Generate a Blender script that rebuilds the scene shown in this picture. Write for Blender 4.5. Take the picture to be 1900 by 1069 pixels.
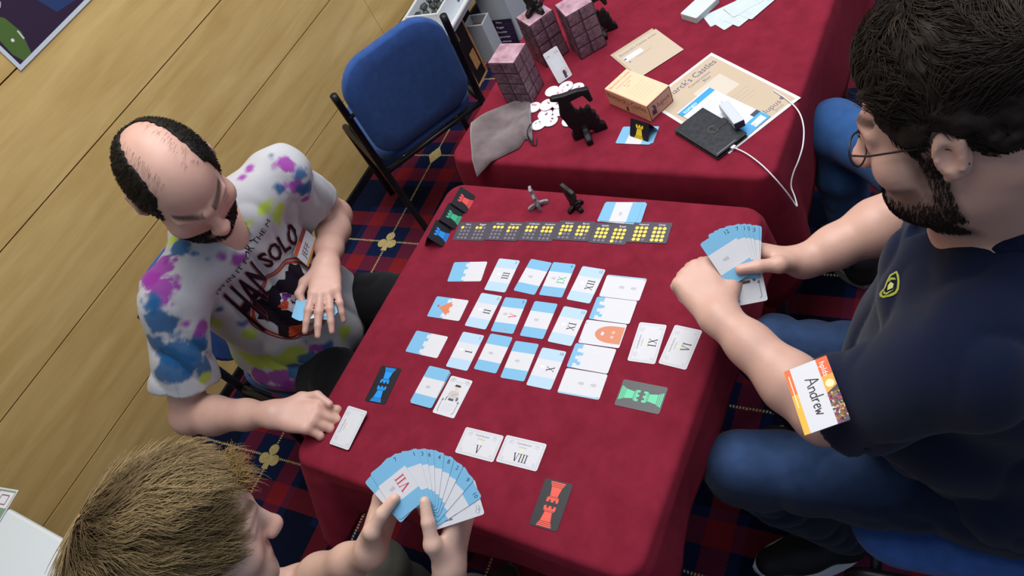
import bpy, bmesh, math, random
import numpy as np
from mathutils import Vector, Matrix, Quaternion
from mathutils.bvhtree import BVHTree

for _o in list(bpy.data.objects): bpy.data.objects.remove(_o)
scene = bpy.context.scene
C = scene.collection
random.seed(7)
PI = math.pi

# ------------------------------------------------------------------ camera
CAMH = 2.0138
FPX = 1455.04
RCAM = np.array([[0.83995, 0.40182, -0.36473], [0.13377, -0.80468, -0.57844], [-0.52592, 0.43707, -0.72964]])
camd = bpy.data.cameras.new('camera')
camd.sensor_width = 36.0
camd.lens = 36.0 * FPX / 1900.0
camd.clip_start = 0.02
camd.clip_end = 60
cam = bpy.data.objects.new('camera', camd)
C.objects.link(cam)
_m = Matrix.Identity(4)
for _i in range(3):
    _m[_i][0] = RCAM[0][_i]; _m[_i][1] = -RCAM[1][_i]; _m[_i][2] = -RCAM[2][_i]
_m[2][3] = CAMH
cam.matrix_world = _m
scene.camera = cam

# ------------------------------------------------------------------ light
world = bpy.data.worlds.new('room_light')
scene.world = world
world.use_nodes = True
_bg = world.node_tree.nodes['Background']
_bg.inputs[0].default_value = (0.66, 0.80, 1.0, 1)
_bg.inputs[1].default_value = 0.24

def area_light(name, loc, size, power, color, rot=(0, 0, 0)):
    l = bpy.data.lights.new(name, 'AREA')
    l.shape = 'RECTANGLE'; l.size = size[0]; l.size_y = size[1]
    l.energy = power; l.color = color
    o = bpy.data.objects.new(name, l)
    o.location = loc; o.rotation_euler = rot
    C.objects.link(o)
    return o
# ceiling panels of the hall
area_light('ceiling_panel', (-1.0, 1.7, 3.2), (1.8, 1.8), 52, (1.0, 0.97, 0.95))
area_light('ceiling_panel', (-0.5, 0.5, 3.3), (1.2, 1.2), 17, (1.0, 0.97, 0.95))
area_light('ceiling_panel', (0.9, 2.6, 3.2), (1.6, 1.6), 16, (0.95, 0.97, 1.0))

vs = scene.view_settings
scene.display_settings.display_device = 'sRGB'
vs.view_transform = 'Standard'
vs.look = 'None'
vs.gamma = 1.0
vs.use_curve_mapping = False
vs.exposure = 0.45

# ------------------------------------------------------------------ helpers
def ray(u, v):
    return np.array([(u - 950.0) / FPX, (v - 534.5) / FPX, 1.0]) @ RCAM
def at(u, v, z=0.75):                       # place on a level plane
    q = ray(u, v); return q * ((z - CAMH) / q[2]) + np.array([0, 0, CAMH])
def atx(u, v, x):
    q = ray(u, v); return q * (x / q[0]) + np.array([0, 0, CAMH])
def aty(u, v, y):
    q = ray(u, v); return q * (y / q[1]) + np.array([0, 0, CAMH])
def unit(v):
    v = np.asarray(v, float); return v / (np.linalg.norm(v) + 1e-12)

def lin(h):
    h = h.lstrip('#')
    out = []
    for i in (0, 2, 4):
        c = int(h[i:i+2], 16) / 255.0
        out.append(c / 12.92 if c <= 0.04045 else ((c + 0.055) / 1.055) ** 2.4)
    return (out[0], out[1], out[2], 1.0)

MATS = {}
def flat(hexc, rough=0.5, spec=0.35, metal=0.0, sheen=0.0, coat=0.0):
    key = ('flat', hexc, rough, spec, metal, sheen, coat)
    if key in MATS: return MATS[key]
    m = bpy.data.materials.new('m_' + hexc.strip('#'))
    m.use_nodes = True
    b = m.node_tree.nodes['Principled BSDF']
    b.inputs['Base Color'].default_value = lin(hexc)
    b.inputs['Roughness'].default_value = rough
    b.inputs['Specular IOR Level'].default_value = spec
    b.inputs['Metallic'].default_value = metal
    b.inputs['Sheen Weight'].default_value = sheen
    b.inputs['Coat Weight'].default_value = coat
    MATS[key] = m
    return m

def nodes_of(m):
    return m.node_tree.nodes, m.node_tree.links
def noisy(name, c1, c2, scale=20, rough=0.7, bump=0.1, bscale=None, detail=4, stretch=(1, 1, 1), sheen=0.0, spec=0.3, bdist=0.002, lo=0.35, hi=0.65, coat=0.0):
    if name in MATS: return MATS[name]
    m = bpy.data.materials.new(name); m.use_nodes = True
    N, L = nodes_of(m); b = N['Principled BSDF']
    tc = N.new('ShaderNodeTexCoord'); mp = N.new('ShaderNodeMapping')
    mp.inputs['Scale'].default_value = stretch
    L.new(tc.outputs['Object'], mp.inputs['Vector'])
    n = N.new('ShaderNodeTexNoise'); n.inputs['Scale'].default_value = scale; n.inputs['Detail'].default_value = detail
    L.new(mp.outputs[0], n.inputs['Vector'])
    r = N.new('ShaderNodeValToRGB')
    r.color_ramp.elements[0].position = lo; r.color_ramp.elements[1].position = hi
    r.color_ramp.elements[0].color = lin(c1); r.color_ramp.elements[1].color = lin(c2)
    L.new(n.outputs['Fac'], r.inputs[0]); L.new(r.outputs[0], b.inputs['Base Color'])
    b.inputs['Roughness'].default_value = rough
    b.inputs['Specular IOR Level'].default_value = spec
    b.inputs['Sheen Weight'].default_value = sheen
    b.inputs['Coat Weight'].default_value = coat
    if bump:
        n2 = N.new('ShaderNodeTexNoise'); n2.inputs['Scale'].default_value = bscale or scale * 6; n2.inputs['Detail'].default_value = 3
        L.new(mp.outputs[0], n2.inputs['Vector'])
        bp = N.new('ShaderNodeBump'); bp.inputs['Strength'].default_value = bump; bp.inputs['Distance'].default_value = bdist
        L.new(n2.outputs['Fac'], bp.inputs['Height']); L.new(bp.outputs[0], b.inputs['Normal'])
    MATS[name] = m
    return m

def tag(o, label=None, cat=None, group=None, kind=None):
    if label: o['label'] = label
    if cat: o['category'] = cat
    if group: o['group'] = group
    if kind: o['kind'] = kind
    return o
def empty(name, loc, rot=(0, 0, 0), label=None, cat=None, group=None):
    o = bpy.data.objects.new(name, None); o.empty_display_size = 0.05
    o.location = loc; o.rotation_euler = rot
    C.objects.link(o)
    return tag(o, label, cat, group)
def link(name, me, parent=None, mats=None, smooth=False):
    if mats is not None:
        for mm in (mats if isinstance(mats, (list, tuple)) else [mats]): me.materials.append(mm)
    if smooth:
        me.polygons.foreach_set('use_smooth', [True] * len(me.polygons))
    o = bpy.data.objects.new(name, me)
    C.objects.link(o)
    if parent is not None: o.parent = parent
    return o
def rotm(rx=0, ry=0, rz=0):
    from mathutils import Euler
    return np.array(Euler((rx, ry, rz)).to_matrix())
def frame(xa, ya):
    """columns = local x, y, z axes in the world"""
    x = unit(xa); z = unit(np.cross(x, ya)); y = np.cross(z, x)
    return np.stack([x, y, z], 1)
def place(o, loc, R3=None):
    m = Matrix.Identity(4)
    for i in range(3):
        m[i][3] = loc[i]
        if R3 is not None:
            for j in range(3): m[i][j] = R3[i][j]
    o.matrix_world = m
    return o

class MB:
    """collects faces with a material each and links them as one mesh"""
    def __init__(s): s.v = []; s.f = []; s.m = []; s.mats = []
    def mi(s, mat):
        if mat not in s.mats: s.mats.append(mat)
        return s.mats.index(mat)
    def add(s, V, F, mat):
        b = len(s.v); k = s.mi(mat)
        s.v.extend([tuple(map(float, q)) for q in V])
        for f in F: s.f.append(tuple(b + i for i in f)); s.m.append(k)
        return s
    def box(s, c, size, mat, R3=None, bev=0.0):
        hx, hy, hz = size[0] / 2, size[1] / 2, size[2] / 2
        if bev <= 0:
            V = np.array([(x, y, z) for z in (-hz, hz) for y in (-hy, hy) for x in (-hx, hx)])
            F = [(0, 2, 3, 1), (4, 5, 7, 6), (0, 1, 5, 4), (2, 6, 7, 3), (0, 4, 6, 2), (1, 3, 7, 5)]
        else:
            bm = bmesh.new(); bmesh.ops.create_cube(bm, size=1.0)
            for q in bm.verts: q.co = Vector((q.co.x * size[0], q.co.y * size[1], q.co.z * size[2]))
            bmesh.ops.bevel(bm, geom=list(bm.edges), offset=bev, segments=2, affect='EDGES', profile=0.5)
            bm.verts.index_update()
            V = np.array([tuple(q.co) for q in bm.verts]); F = [tuple(q.index for q in f.verts) for f in bm.faces]
            bm.free()
        if R3 is not None: V = V @ np.asarray(R3).T
        return s.add(V + np.asarray(c, float), F, mat)
    def prism(s, pts, z0, z1, mat, R3=None, c=(0, 0, 0), top=None):
        n = len(pts)
        V = np.array([(p[0], p[1], z0) for p in pts] + [(p[0], p[1], z1) for p in pts])
        if R3 is not None: V = V @ np.asarray(R3).T
        V = V + np.asarray(c, float)
        F = [tuple(range(n - 1, -1, -1))] + [(i, (i + 1) % n, n + (i + 1) % n, n + i) for i in range(n)]
        s.add(V, F, mat)
        return s.add(V[n:], [tuple(range(n))], top or mat)
    def tube(s, pts, rad, mat, n=8, caps=True, closed=False):
        P = [np.asarray(p, float) for p in pts]
        m = len(P); rs = rad if hasattr(rad, '__len__') else [rad] * m
        V = []; F = []
        up = None
        for i in range(m):
            if closed: t = unit(P[(i + 1) % m] - P[i - 1])
            else: t = unit(P[min(i + 1, m - 1)] - P[max(i - 1, 0)])
            if up is None:
                a = np.array([0, 0, 1.0]) if abs(t[2]) < 0.9 else np.array([1.0, 0, 0])
                up = unit(np.cross(np.cross(t, a), t))
            else: up = unit(up - t * np.dot(up, t))
            w = np.cross(t, up)
            for k in range(n):
                a = 2 * PI * k / n
                V.append(P[i] + rs[i] * (math.cos(a) * up + math.sin(a) * w))
        for i in range(m - (0 if closed else 1)):
            j = (i + 1) % m
            for k in range(n):
                F.append((i * n + k, i * n + (k + 1) % n, j * n + (k + 1) % n, j * n + k))
        if caps and not closed:
            F.append(tuple(range(n - 1, -1, -1))); F.append(tuple((m - 1) * n + k for k in range(n)))
        return s.add(V, F, mat)
    def lathe(s, prof, mat, n=24, c=(0, 0, 0), R3=None):
        V = []; F = []
        for r, z in prof:
            for k in range(n):
                a = 2 * PI * k / n; V.append((r * math.cos(a), r * math.sin(a), z))
        for i in range(len(prof) - 1):
            for k in range(n):
                F.append((i * n + k, i * n + (k + 1) % n, (i + 1) * n + (k + 1) % n, (i + 1) * n + k))
        F.append(tuple(range(n - 1, -1, -1))); F.append(tuple((len(prof) - 1) * n + k for k in range(n)))
        V = np.array(V)
        if R3 is not None: V = V @ np.asarray(R3).T
        return s.add(V + np.asarray(c, float), F, mat)
    def build(s, name, parent=None, smooth=False, auto=None):
        me = bpy.data.meshes.new(name)
        me.from_pydata(s.v, [], s.f)
        for mm in s.mats: me.materials.append(mm)
        me.polygons.foreach_set('material_index', s.m)
        if smooth: me.polygons.foreach_set('use_smooth', [True] * len(s.f))
        me.update()
        if auto is not None:
            me.polygons.foreach_set('use_smooth', [True] * len(s.f))
            me.set_sharp_from_angle(angle=auto)
        o = bpy.data.objects.new(name, me); C.objects.link(o)
        if parent is not None: o.parent = parent
        return o

def rrect(w, h, r, n=5):
    pts = []
    for cx, cy, a0 in ((w/2 - r, h/2 - r, 0), (-w/2 + r, h/2 - r, 90), (-w/2 + r, -h/2 + r, 180), (w/2 - r, -h/2 + r, 270)):
        for k in range(n + 1):
            a = math.radians(a0 + 90 * k / n); pts.append((cx + r * math.cos(a), cy + r * math.sin(a)))
    return pts
def clip(pts, nx, ny, d):
    """keep the side nx*x+ny*y <= d of a convex outline"""
    out = []
    for i in range(len(pts)):
        a, b = pts[i], pts[(i + 1) % len(pts)]
        da = nx * a[0] + ny * a[1] - d; db = nx * b[0] + ny * b[1] - d
        if da <= 0: out.append(a)
        if da * db < 0:
            t = da / (da - db); out.append((a[0] + t * (b[0] - a[0]), a[1] + t * (b[1] - a[1])))
    return out
def disc(cx, cy, rx, ry=None, n=14, a0=0, a1=360):
    ry = ry or rx
    full = abs(a1 - a0) >= 360
    m = n if full else n + 1
    return [(cx + rx * math.cos(math.radians(a0 + (a1 - a0) * k / n)), cy + ry * math.sin(math.radians(a0 + (a1 - a0) * k / n))) for k in range(m)]
def rot2(pts, deg, c=(0, 0)):
    a = math.radians(deg); ca, sa = math.cos(a), math.sin(a)
    return [(c[0] + ca * p[0] - sa * p[1], c[1] + sa * p[0] + ca * p[1]) for p in pts]

_TXT = {}
def text_polys(s, bold=0.0):
    """outline triangles of a line of text, height about 1, centred"""
    if (s, bold) in _TXT: return _TXT[(s, bold)]
    cu = bpy.data.curves.new('lettering', 'FONT'); cu.body = s; cu.resolution_u = 2; cu.offset = bold
    ob = bpy.data.objects.new('lettering', cu)
    me = bpy.data.meshes.new_from_object(ob)
    V = np.array([tuple(v.co)[:2] for v in me.vertices]) if len(me.vertices) else np.zeros((0, 2))
    F = [tuple(p.vertices) for p in me.polygons]
    if len(V):
        lo, hi = V.min(0), V.max(0)
        V = V - np.array([(lo[0] + hi[0]) / 2, 0.35])
        wd = hi[0] - lo[0]
    else: wd = 1
    bpy.data.objects.remove(ob); bpy.data.curves.remove(cu); bpy.data.meshes.remove(me)
    _TXT[(s, bold)] = (V, F, wd)
    return _TXT[(s, bold)]

def roman_polys(s):
    """serif roman numerals, cap height 1, centred on the origin"""
    polys = []; x = 0.0
    def stem(x0, x1, w, y0=0.0, y1=1.0):
        return [(x0 - w/2, y0), (x0 + w/2, y0), (x1 + w/2, y1), (x1 - w/2, y1)]
    def serif(xc, y, w):
        return [(xc - w/2, y - 0.025), (xc + w/2, y - 0.025), (xc + w/2, y + 0.025), (xc - w/2, y + 0.025)]
    for ch in s:
        if ch == 'I':
            polys += [stem(x + .17, x + .17, .13), serif(x + .17, .025, .32), serif(x + .17, .975, .32)]; x += .38
        elif ch == 'V':
            polys += [stem(x + .40, x + .14, .14), stem(x + .40, x + .64, .07), serif(x + .14, .975, .30), serif(x + .64, .975, .26)]; x += .80
        elif ch == 'X':
            polys += [stem(x + .62, x + .16, .14), stem(x + .14, x + .60, .07), serif(x + .15, .975, .28), serif(x + .62, .975, .24), serif(x + .14, .025, .24), serif(x + .63, .025, .28)]; x += .80
    return [[(p[0] - x/2, p[1] - .5) for p in q] for q in polys]

class Sheet:
    """a thin printed sheet: rounded slab plus flat print on its top"""
    def __init__(s, w, h, r=0.004, t=0.0004, face='#cbcdd3', edge=None, rough=0.42):
        s.w, s.h, s.t = w, h, t
        s.mb = MB(); s.out = rrect(w, h, r) if r > 0 else [(w/2, h/2), (-w/2, h/2), (-w/2, -h/2), (w/2, -h/2)]
        s.rough = rough
        fm = flat(face, rough)
        s.mb.prism(s.out, 0, t, flat(edge, rough) if edge else fm, top=fm)
        s.z = t
    def mat(s, c): return flat(c, s.rough) if isinstance(c, str) else c
    def poly(s, pts, c):
        if len(pts) < 3: return s
        s.mb.add([(p[0], p[1], s.z + 0.00006) for p in pts], [tuple(range(len(pts)))], s.mat(c)); return s
    def lift(s): s.z += 0.00005; return s
    def band(s, nx, ny, d, c): s.poly(clip(s.out, nx, ny, d), c); return s
    def rect(s, x0, y0, x1, y1, c): return s.poly([(x0, y0), (x1, y0), (x1, y1), (x0, y1)], c)
    def line(s, x0, y0, x1, y1, w, c):
        d = math.hypot(x1 - x0, y1 - y0) or 1e-9; nx, ny = -(y1 - y0) / d * w / 2, (x1 - x0) / d * w / 2
        return s.poly([(x0 + nx, y0 + ny), (x0 - nx, y0 - ny), (x1 - nx, y1 - ny), (x1 + nx, y1 + ny)], c)
    def stroke(s, pts, w, c):
        for a, b in zip(pts[:-1], pts[1:]): s.line(a[0], a[1], b[0], b[1], w, c)
        return s
    def frame(s, inset, w, c):
        x, y = s.w/2 - inset, s.h/2 - inset
        for q in ((-x, -y, x, -y), (-x, y, x, y), (-x, -y, -x, y), (x, -y, x, y)): s.line(*q, w, c)
        return s
    def text(s, st, cx, cy, size, c, deg=0, maxw=None, sx=1.0):
        V, F, wd = text_polys(st)
        if not len(V): return s
        k = size
        if maxw and wd * k * sx > maxw: sx = maxw / (wd * k)
        P = rot2([(v[0] * k * sx, v[1] * k) for v in V], deg, (cx, cy))
        s.mb.add([(p[0], p[1], s.z + 0.00006) for p in P], F, s.mat(c)); return s
    def roman(s, st, cx, cy, size, c, deg=0, sx=1.0):
        for q in roman_polys(st): s.poly(rot2([(p[0] * size * sx, p[1] * size) for p in q], deg, (cx, cy)), c)
        return s
    def build(s, name, loc, rz=0.0, R3=None, label=None, cat='card', group=None, parent=None):
        o = s.mb.build(name, parent)
        R3 = R3 if R3 is not None else rotm(0, 0, rz)
        place(o, loc, R3)
        return tag(o, label, cat, group)

# ================================================================== the setting
def carpet_material():
    m = bpy.data.materials.new('tartan_carpet'); m.use_nodes = True
    N, L = nodes_of(m); b = N['Principled BSDF']
    tc = N.new('ShaderNodeTexCoord'); mp = N.new('ShaderNodeMapping')
    mp.vector_type = 'POINT'
    L.new(tc.outputs['Object'], mp.inputs['Vector'])
    sep = N.new('ShaderNodeSeparateXYZ'); L.new(mp.outputs[0], sep.inputs[0])
    def math_(op, a, bb=None, c=None):
        n = N.new('ShaderNodeMath'); n.operation = op
        for i, q in enumerate((a, bb, c)):
            if q is None: continue
            if isinstance(q, (int, float)): n.inputs[i].default_value = q
            else: L.new(q, n.inputs[i])
        return n.outputs[0]
    wob = N.new('ShaderNodeTexNoise'); wob.inputs['Scale'].default_value = 260; wob.inputs['Detail'].default_value = 2
    L.new(tc.outputs['Object'], wob.inputs['Vector'])
    w = math_('MULTIPLY', math_('SUBTRACT', wob.outputs['Fac'], 0.5), 0.012)
    x = math_('ADD', sep.outputs[0], w); y = math_('ADD', sep.outputs[1], w)
    dx = math_('PINGPONG', math_('ADD', x, 47.5), 0.2375); dy = math_('PINGPONG', math_('ADD', y, 47.5), 0.2375)
    rx = math_('COMPARE', dx, 0.112, 0.036); ry = math_('COMPARE', dy, 0.112, 0.036)
    gx = math_('COMPARE', dx, 0.2375, 0.06); gy = math_('COMPARE', dy, 0.2375, 0.06)
    def mix(f, a, bb):
        n = N.new('ShaderNodeMix'); n.data_type = 'RGBA'
        L.new(f, n.inputs['Factor']) if not isinstance(f, (int, float)) else setattr(n.inputs['Factor'], 'default_value', f)
        for k, q in ((6, a), (7, bb)):
            if isinstance(q, tuple): n.inputs[k].default_value = q
            else: L.new(q, n.inputs[k])
        return n.outputs[2]
    base = mix(math_('MULTIPLY', math_('MAXIMUM', gx, gy), 0.75), lin('#131f45'), lin('#0b101e'))
    red = math_('MULTIPLY', math_('ADD', rx, ry), 0.42)
    col = mix(red, base, lin('#8f2222'))
    # fine stitched lines
    sx = math_('LESS_THAN', dx, 0.0035); sy = math_('LESS_THAN', dy, 0.0035)
    dashx = math_('LESS_THAN', math_('FRACT', math_('MULTIPLY', sep.outputs[1], 110.0)), 0.6)
    dashy = math_('LESS_THAN', math_('FRACT', math_('MULTIPLY', sep.outputs[0], 110.0)), 0.6)
    st = math_('MAXIMUM', math_('MULTIPLY', sx, dashx), math_('MULTIPLY', sy, dashy))
    col = mix(st, col, lin('#c9bb86'))
    n = N.new('ShaderNodeTexNoise'); n.inputs['Scale'].default_value = 420; n.inputs['Detail'].default_value = 2
    L.new(tc.outputs['Object'], n.inputs['Vector'])
    hs = N.new('ShaderNodeHueSaturation'); L.new(col, hs.inputs['Color'])
    L.new(math_('ADD', math_('MULTIPLY', n.outputs['Fac'], 0.9), 0.55), hs.inputs['Value'])
    L.new(hs.outputs[0], b.inputs['Base Color'])
    b.inputs['Roughness'].default_value = 0.95; b.inputs['Specular IOR Level'].default_value = 0.1
    bp = N.new('ShaderNodeBump'); bp.inputs['Strength'].default_value = 0.5; bp.inputs['Distance'].default_value = 0.004
    L.new(n.outputs['Fac'], bp.inputs['Height']); L.new(bp.outputs[0], b.inputs['Normal'])
    return m
CARPET_O = (-2.105, 1.33); CARPET_A = math.radians(3.2)
mb = MB(); cm = carpet_material()
mb.box((0, 0, -0.01), (9, 9, 0.02), cm)
floor = mb.build('floor'); tag(floor, 'navy and red tartan carpet with yellow playing-card motifs', kind='structure')
floor.location = (CARPET_O[0], CARPET_O[1], 0); floor.rotation_euler = (0, 0, CARPET_A)
# yellow suit motifs woven in at the crossings
motif_m = noisy('motif_yellow', '#b7a46a', '#d6c78f', scale=200, rough=0.95, bump=0.3)
def club_mesh():
    q = MB()
    for cx, cy in ((0, .026), (-.024, -.010), (.024, -.010)): q.prism(disc(cx, cy, .0205, n=16), 0.0, .0015, motif_m)
    q.prism([(-.006, .012), (-.014, -.046), (.014, -.046), (.006, .012)], 0.0, .0012, motif_m)
    return q
def diamond_mesh():
    q = MB(); q.prism([(0, -.05), (.034, 0), (0, .05), (-.034, 0)], 0.0, .0015, motif_m); return q
_cl = club_mesh().build('club_motif', floor); _di = diamond_mesh().build('diamond_motif', floor)
_first = {0: True, 1: True}
for ix in range(-1, 8):
    for iy in range(-5, 5):
        k = 1 if (iy % 2 == 1) else 0
        src = _di if k else _cl
        if _first[k]: o = src; _first[k] = False
        else:
            o = src.copy(); C.objects.link(o); o.parent = floor
        o.location = (ix * 0.475, iy * 0.475, 0.0); o.rotation_euler = (0, 0, PI * 1.0 if (ix + iy) % 2 == 7 else 0)

def wood_material():
    m = bpy.data.materials.new('veneer_wood'); m.use_nodes = True
    N, L = nodes_of(m); b = N['Principled BSDF']
    tc = N.new('ShaderNodeTexCoord'); oi = N.new('ShaderNodeObjectInfo')
    ad = N.new('ShaderNodeVectorMath'); ad.operation = 'ADD'
    L.new(tc.outputs['Object'], ad.inputs[0]); L.new(oi.outputs['Location'], ad.inputs[1])
    mp = N.new('ShaderNodeMapping'); mp.inputs['Scale'].default_value = (1, 1.2, 9)
    L.new(ad.outputs[0], mp.inputs['Vector'])
    n = N.new('ShaderNodeTexNoise'); n.inputs['Scale'].default_value = 2.2; n.inputs['Detail'].default_value = 6; n.inputs['Distortion'].default_value = 0.6
    L.new(mp.outputs[0], n.inputs['Vector'])
    r = N.new('ShaderNodeValToRGB'); e = r.color_ramp.elements
    e[0].position = 0.28; e[0].color = lin('#c3a163'); e[1].position = 0.72; e[1].color = lin('#d9bb7d')
    L.new(n.outputs['Fac'], r.inputs[0])
    mp2 = N.new('ShaderNodeMapping'); mp2.inputs['Scale'].default_value = (1, 5, 60)
    L.new(ad.outputs[0], mp2.inputs['Vector'])
    n2 = N.new('ShaderNodeTexNoise'); n2.inputs['Scale'].default_value = 2.0; n2.inputs['Detail'].default_value = 4
    L.new(mp2.outputs[0], n2.inputs['Vector'])
    hs = N.new('ShaderNodeHueSaturation'); L.new(r.outputs[0], hs.inputs['Color'])
    ma = N.new('ShaderNodeMath'); ma.operation = 'MULTIPLY_ADD'; ma.inputs[1].default_value = 0.18; ma.inputs[2].default_value = 0.91
    L.new(n2.outputs['Fac'], ma.inputs[0]); L.new(ma.outputs[0], hs.inputs['Value'])
    L.new(hs.outputs[0], b.inputs['Base Color'])
    b.inputs['Roughness'].default_value = 0.45; b.inputs['Specular IOR Level'].default_value = 0.35
    return m
WX = -2.42
wood = wood_material()
gapm = noisy('joint_brown_wood', '#4a2416', '#5c2f1d', scale=8, rough=0.8, bump=0)  # dark red-brown backing that shows in the joints between boards
mb = MB(); mb.box((WX - 0.06, 1.0, 1.6), (0.10, 9.0, 3.2), gapm)
wall = mb.build('wall_left'); tag(wall, 'wall panelled in honey-coloured veneer boards', kind='structure')
zr = [0.0, 0.330, 0.655, 0.972, 1.268, 1.585, 1.90, 2.215, 2.53, 2.845, 3.2]
for i in range(len(zr) - 1):
    ys = [-3.5, -0.75, 2.165, 4.9, 5.5] if i % 2 == 0 else [-3.5, -0.75, 2.165, 4.9, 5.5]
    for a, c in zip(ys[:-1], ys[1:]):
        g = 0.0027
        q = MB(); q.box((0, 0, 0), (0.014, c - a - g * 0.8, zr[i+1] - zr[i] - 2 * g), wood)
        o = q.build('plank', wall); o.location = (WX - 0.005, (a + c) / 2, (zr[i] + zr[i+1]) / 2)
mb = MB(); mb.box((WX + 0.009, 1.0, 0.018), (0.012, 9.0, 0.036), flat('#0b0b10', 0.6))
tag(mb.build('baseboard_left'), 'low black skirting along the panelled wall', kind='structure')

# ================================================================== tables and cloths
def velvet(name, c1, c2):
    m = noisy(name, c1, c2, scale=26, rough=0.9, bump=0.35, bscale=900, sheen=0.12, spec=0.1, bdist=0.001, lo=0.3, hi=0.7)
    m.node_tree.nodes['Principled BSDF'].inputs['Sheen Roughness'].default_value = 0.5
    m.node_tree.nodes['Principled BSDF'].inputs['Sheen Tint'].default_value = lin('#d06070')
    return m
velv = velvet('burgundy_velvet', '#701b2c', '#7f2135')
def make_table(label, x0, x1, y0, y1, z, inset=0.05):
    t = empty('square_table', ((x0 + x1) / 2, (y0 + y1) / 2, 0), label=label, cat='table')
    w, d = x1 - x0, y1 - y0
    q = MB(); q.box((0, 0, z - 0.02), (w - 0.01, d - 0.01, 0.03), flat('#8a7358', 0.5), bev=0.006); q.build('tabletop', t)
    gm = flat('#8f9297', 0.35, metal=0.9)
    for sx in (-1, 1):
        for sy in (-1, 1):
            q = MB(); q.tube([(0, 0, 0), (0, 0, z - 0.035)], 0.016, gm, 10)
            o = q.build('leg', t, smooth=True); o.location = (sx * (w/2 - inset), sy * (d/2 - inset), 0)
    return t
def make_cloth(label, x0, x1, y0, y1, z, drops, corner, seed=0, rc=0.045):
    """cloth draped over a square table: drops = hang on the (-x,+x,-y,+y) sides"""
    rnd = np.random.RandomState(seed)
    cx, cy = (x0 + x1) / 2, (y0 + y1) / 2; hx, hy = (x1 - x0) / 2, (y1 - y0) / 2
    P = []; Nn = []; DR = []; CO = []
    def side(a, b, nrm, dr, n=46):
        for k in range(n):
            t = (k + 0.5) / n
            p = np.array(a) * (1 - t) + np.array(b) * t
            P.append(p); Nn.append(np.array(nrm, float)); DR.append(dr)
            e = min(t, 1 - t) * np.linalg.norm(np.array(b) - np.array(a))
            CO.append((e, 0 if t < .5 else 1))
    def arc(c, a0, d0, d1, n=14):
        for k in range(n + 1):
            a = math.radians(a0 + 90 * k / n); nn = np.array([math.cos(a), math.sin(a)])
            P.append(np.array(c) + rc * nn); Nn.append(nn); DR.append(d0 + (d1 - d0) * k / n); CO.append((-1.0, 0))
    dl, dr_, df, db = drops
    side((cx - hx + rc, cy - hy), (cx + hx - rc, cy - hy), (0, -1), df)
    arc((cx + hx - rc, cy - hy + rc), -90, df, dr_)
    side((cx + hx, cy - hy + rc), (cx + hx, cy + hy - rc), (1, 0), dr_)
    arc((cx + hx - rc, cy + hy - rc), 0, dr_, db)
    side((cx + hx - rc, cy + hy), (cx - hx + rc, cy + hy), (0, 1), db)
    arc((cx - hx + rc, cy + hy - rc), 90, db, dl)
    side((cx - hx, cy + hy - rc), (cx - hx, cy - hy + rc), (-1, 0), dl)
    arc((cx - hx + rc, cy - hy + rc), 180, dl, df)
    n = len(P); P = np.array(P); Nn = np.array(Nn); DR = np.array(DR)
    # smooth corner weight along the rim
    cw = np.array([1.0 if e < 0 else math.exp(-(e / 0.075) ** 2) for e, _ in CO])
    s = np.arange(n)
    wave = 0.5 * np.sin(s * 0.33 + seed) + 0.5 * np.sin(s * 0.19 + 2 * seed + 1)
    # which corner (br, tr, tl, bl) scales the fold
    cf = np.zeros(n); 
    for i in range(n):
        rx, ry = P[i][0] > cx, P[i][1] > cy
        cf[i] = corner[{(True, False): 0, (True, True): 1, (False, True): 2, (False, False): 3}[(rx, ry)]]
    rows = []
    er = 0.014
    for k in range(5):
        a = k / 4 * PI / 2
        rows.append(np.c_[P + Nn * (-er + er * math.sin(a)), np.full(n, z - er + er * math.cos(a))])
    m = 12
    for k in range(1, m + 1):
        t = k / m
        drop = DR * (1 + 0.55 * cw * cf)
        out = 0.004 + t * (0.012 + 0.055 * cw * cf) + t * 0.010 * wave * (1 - cw) - 0.018 * t * np.exp(-((cw - 0.45) / 0.22) ** 2) * cf
        rows.append(np.c_[P + Nn * out[:, None], z - er - t * (drop - er) * (1 + 0.02 * wave)])
    V = np.concatenate(rows); F = []
    R = len(rows)
    for r in range(R - 1):
        for i in range(n):
            j = (i + 1) % n
            F.append((r * n + i, (r + 1) * n + i, (r + 1) * n + j, r * n + j))
    # top: concentric rings, very slightly uneven
    base = len(V); ring_prev = list(range(n)); VV = [V]; cnt = base
    for k, f in enumerate((0.97, 0.9, 0.78, 0.6, 0.4, 0.2)):
        q = np.c_[cx + (P[:, 0] - cx) * f * (1 - er / hx), cy + (P[:, 1] - cy) * f * (1 - er / hy), np.full(n, z)]
        VV.append(q); ring = list(range(cnt, cnt + n)); cnt += n
        for i in range(n):
            j = (i + 1) % n; F.append((ring_prev[i], ring_prev[j], ring[j], ring[i]))
        ring_prev = ring
    F.append(tuple(ring_prev))
    q = MB(); q.add(np.concatenate(VV), F, velv)
    o = q.build('tablecloth', smooth=True)
    sm = o.modifiers.new('thickness', 'SOLIDIFY'); sm.thickness = 0.0025; sm.offset = -1
    return tag(o, label, 'tablecloth')
TZ = 0.75
TX0, TX1, TY0, TY1 = -1.235, -0.428, 0.245, 1.045
make_table('square table under the near burgundy cloth with the card game', TX0 + .012, TX1 - .012, TY0 + .012, TY1 - .012, TZ - 0.006)
make_cloth('burgundy velvet cloth on the near table under the laid-out cards', TX0, TX1, TY0, TY1, TZ, (0.18, 0.12, 0.12, 0.10), (0.15, 0.1, 0.3, 1.7), 1)
SX0, SX1, SY0, SY1 = -1.29, -0.435, 1.118, 2.02
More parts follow.
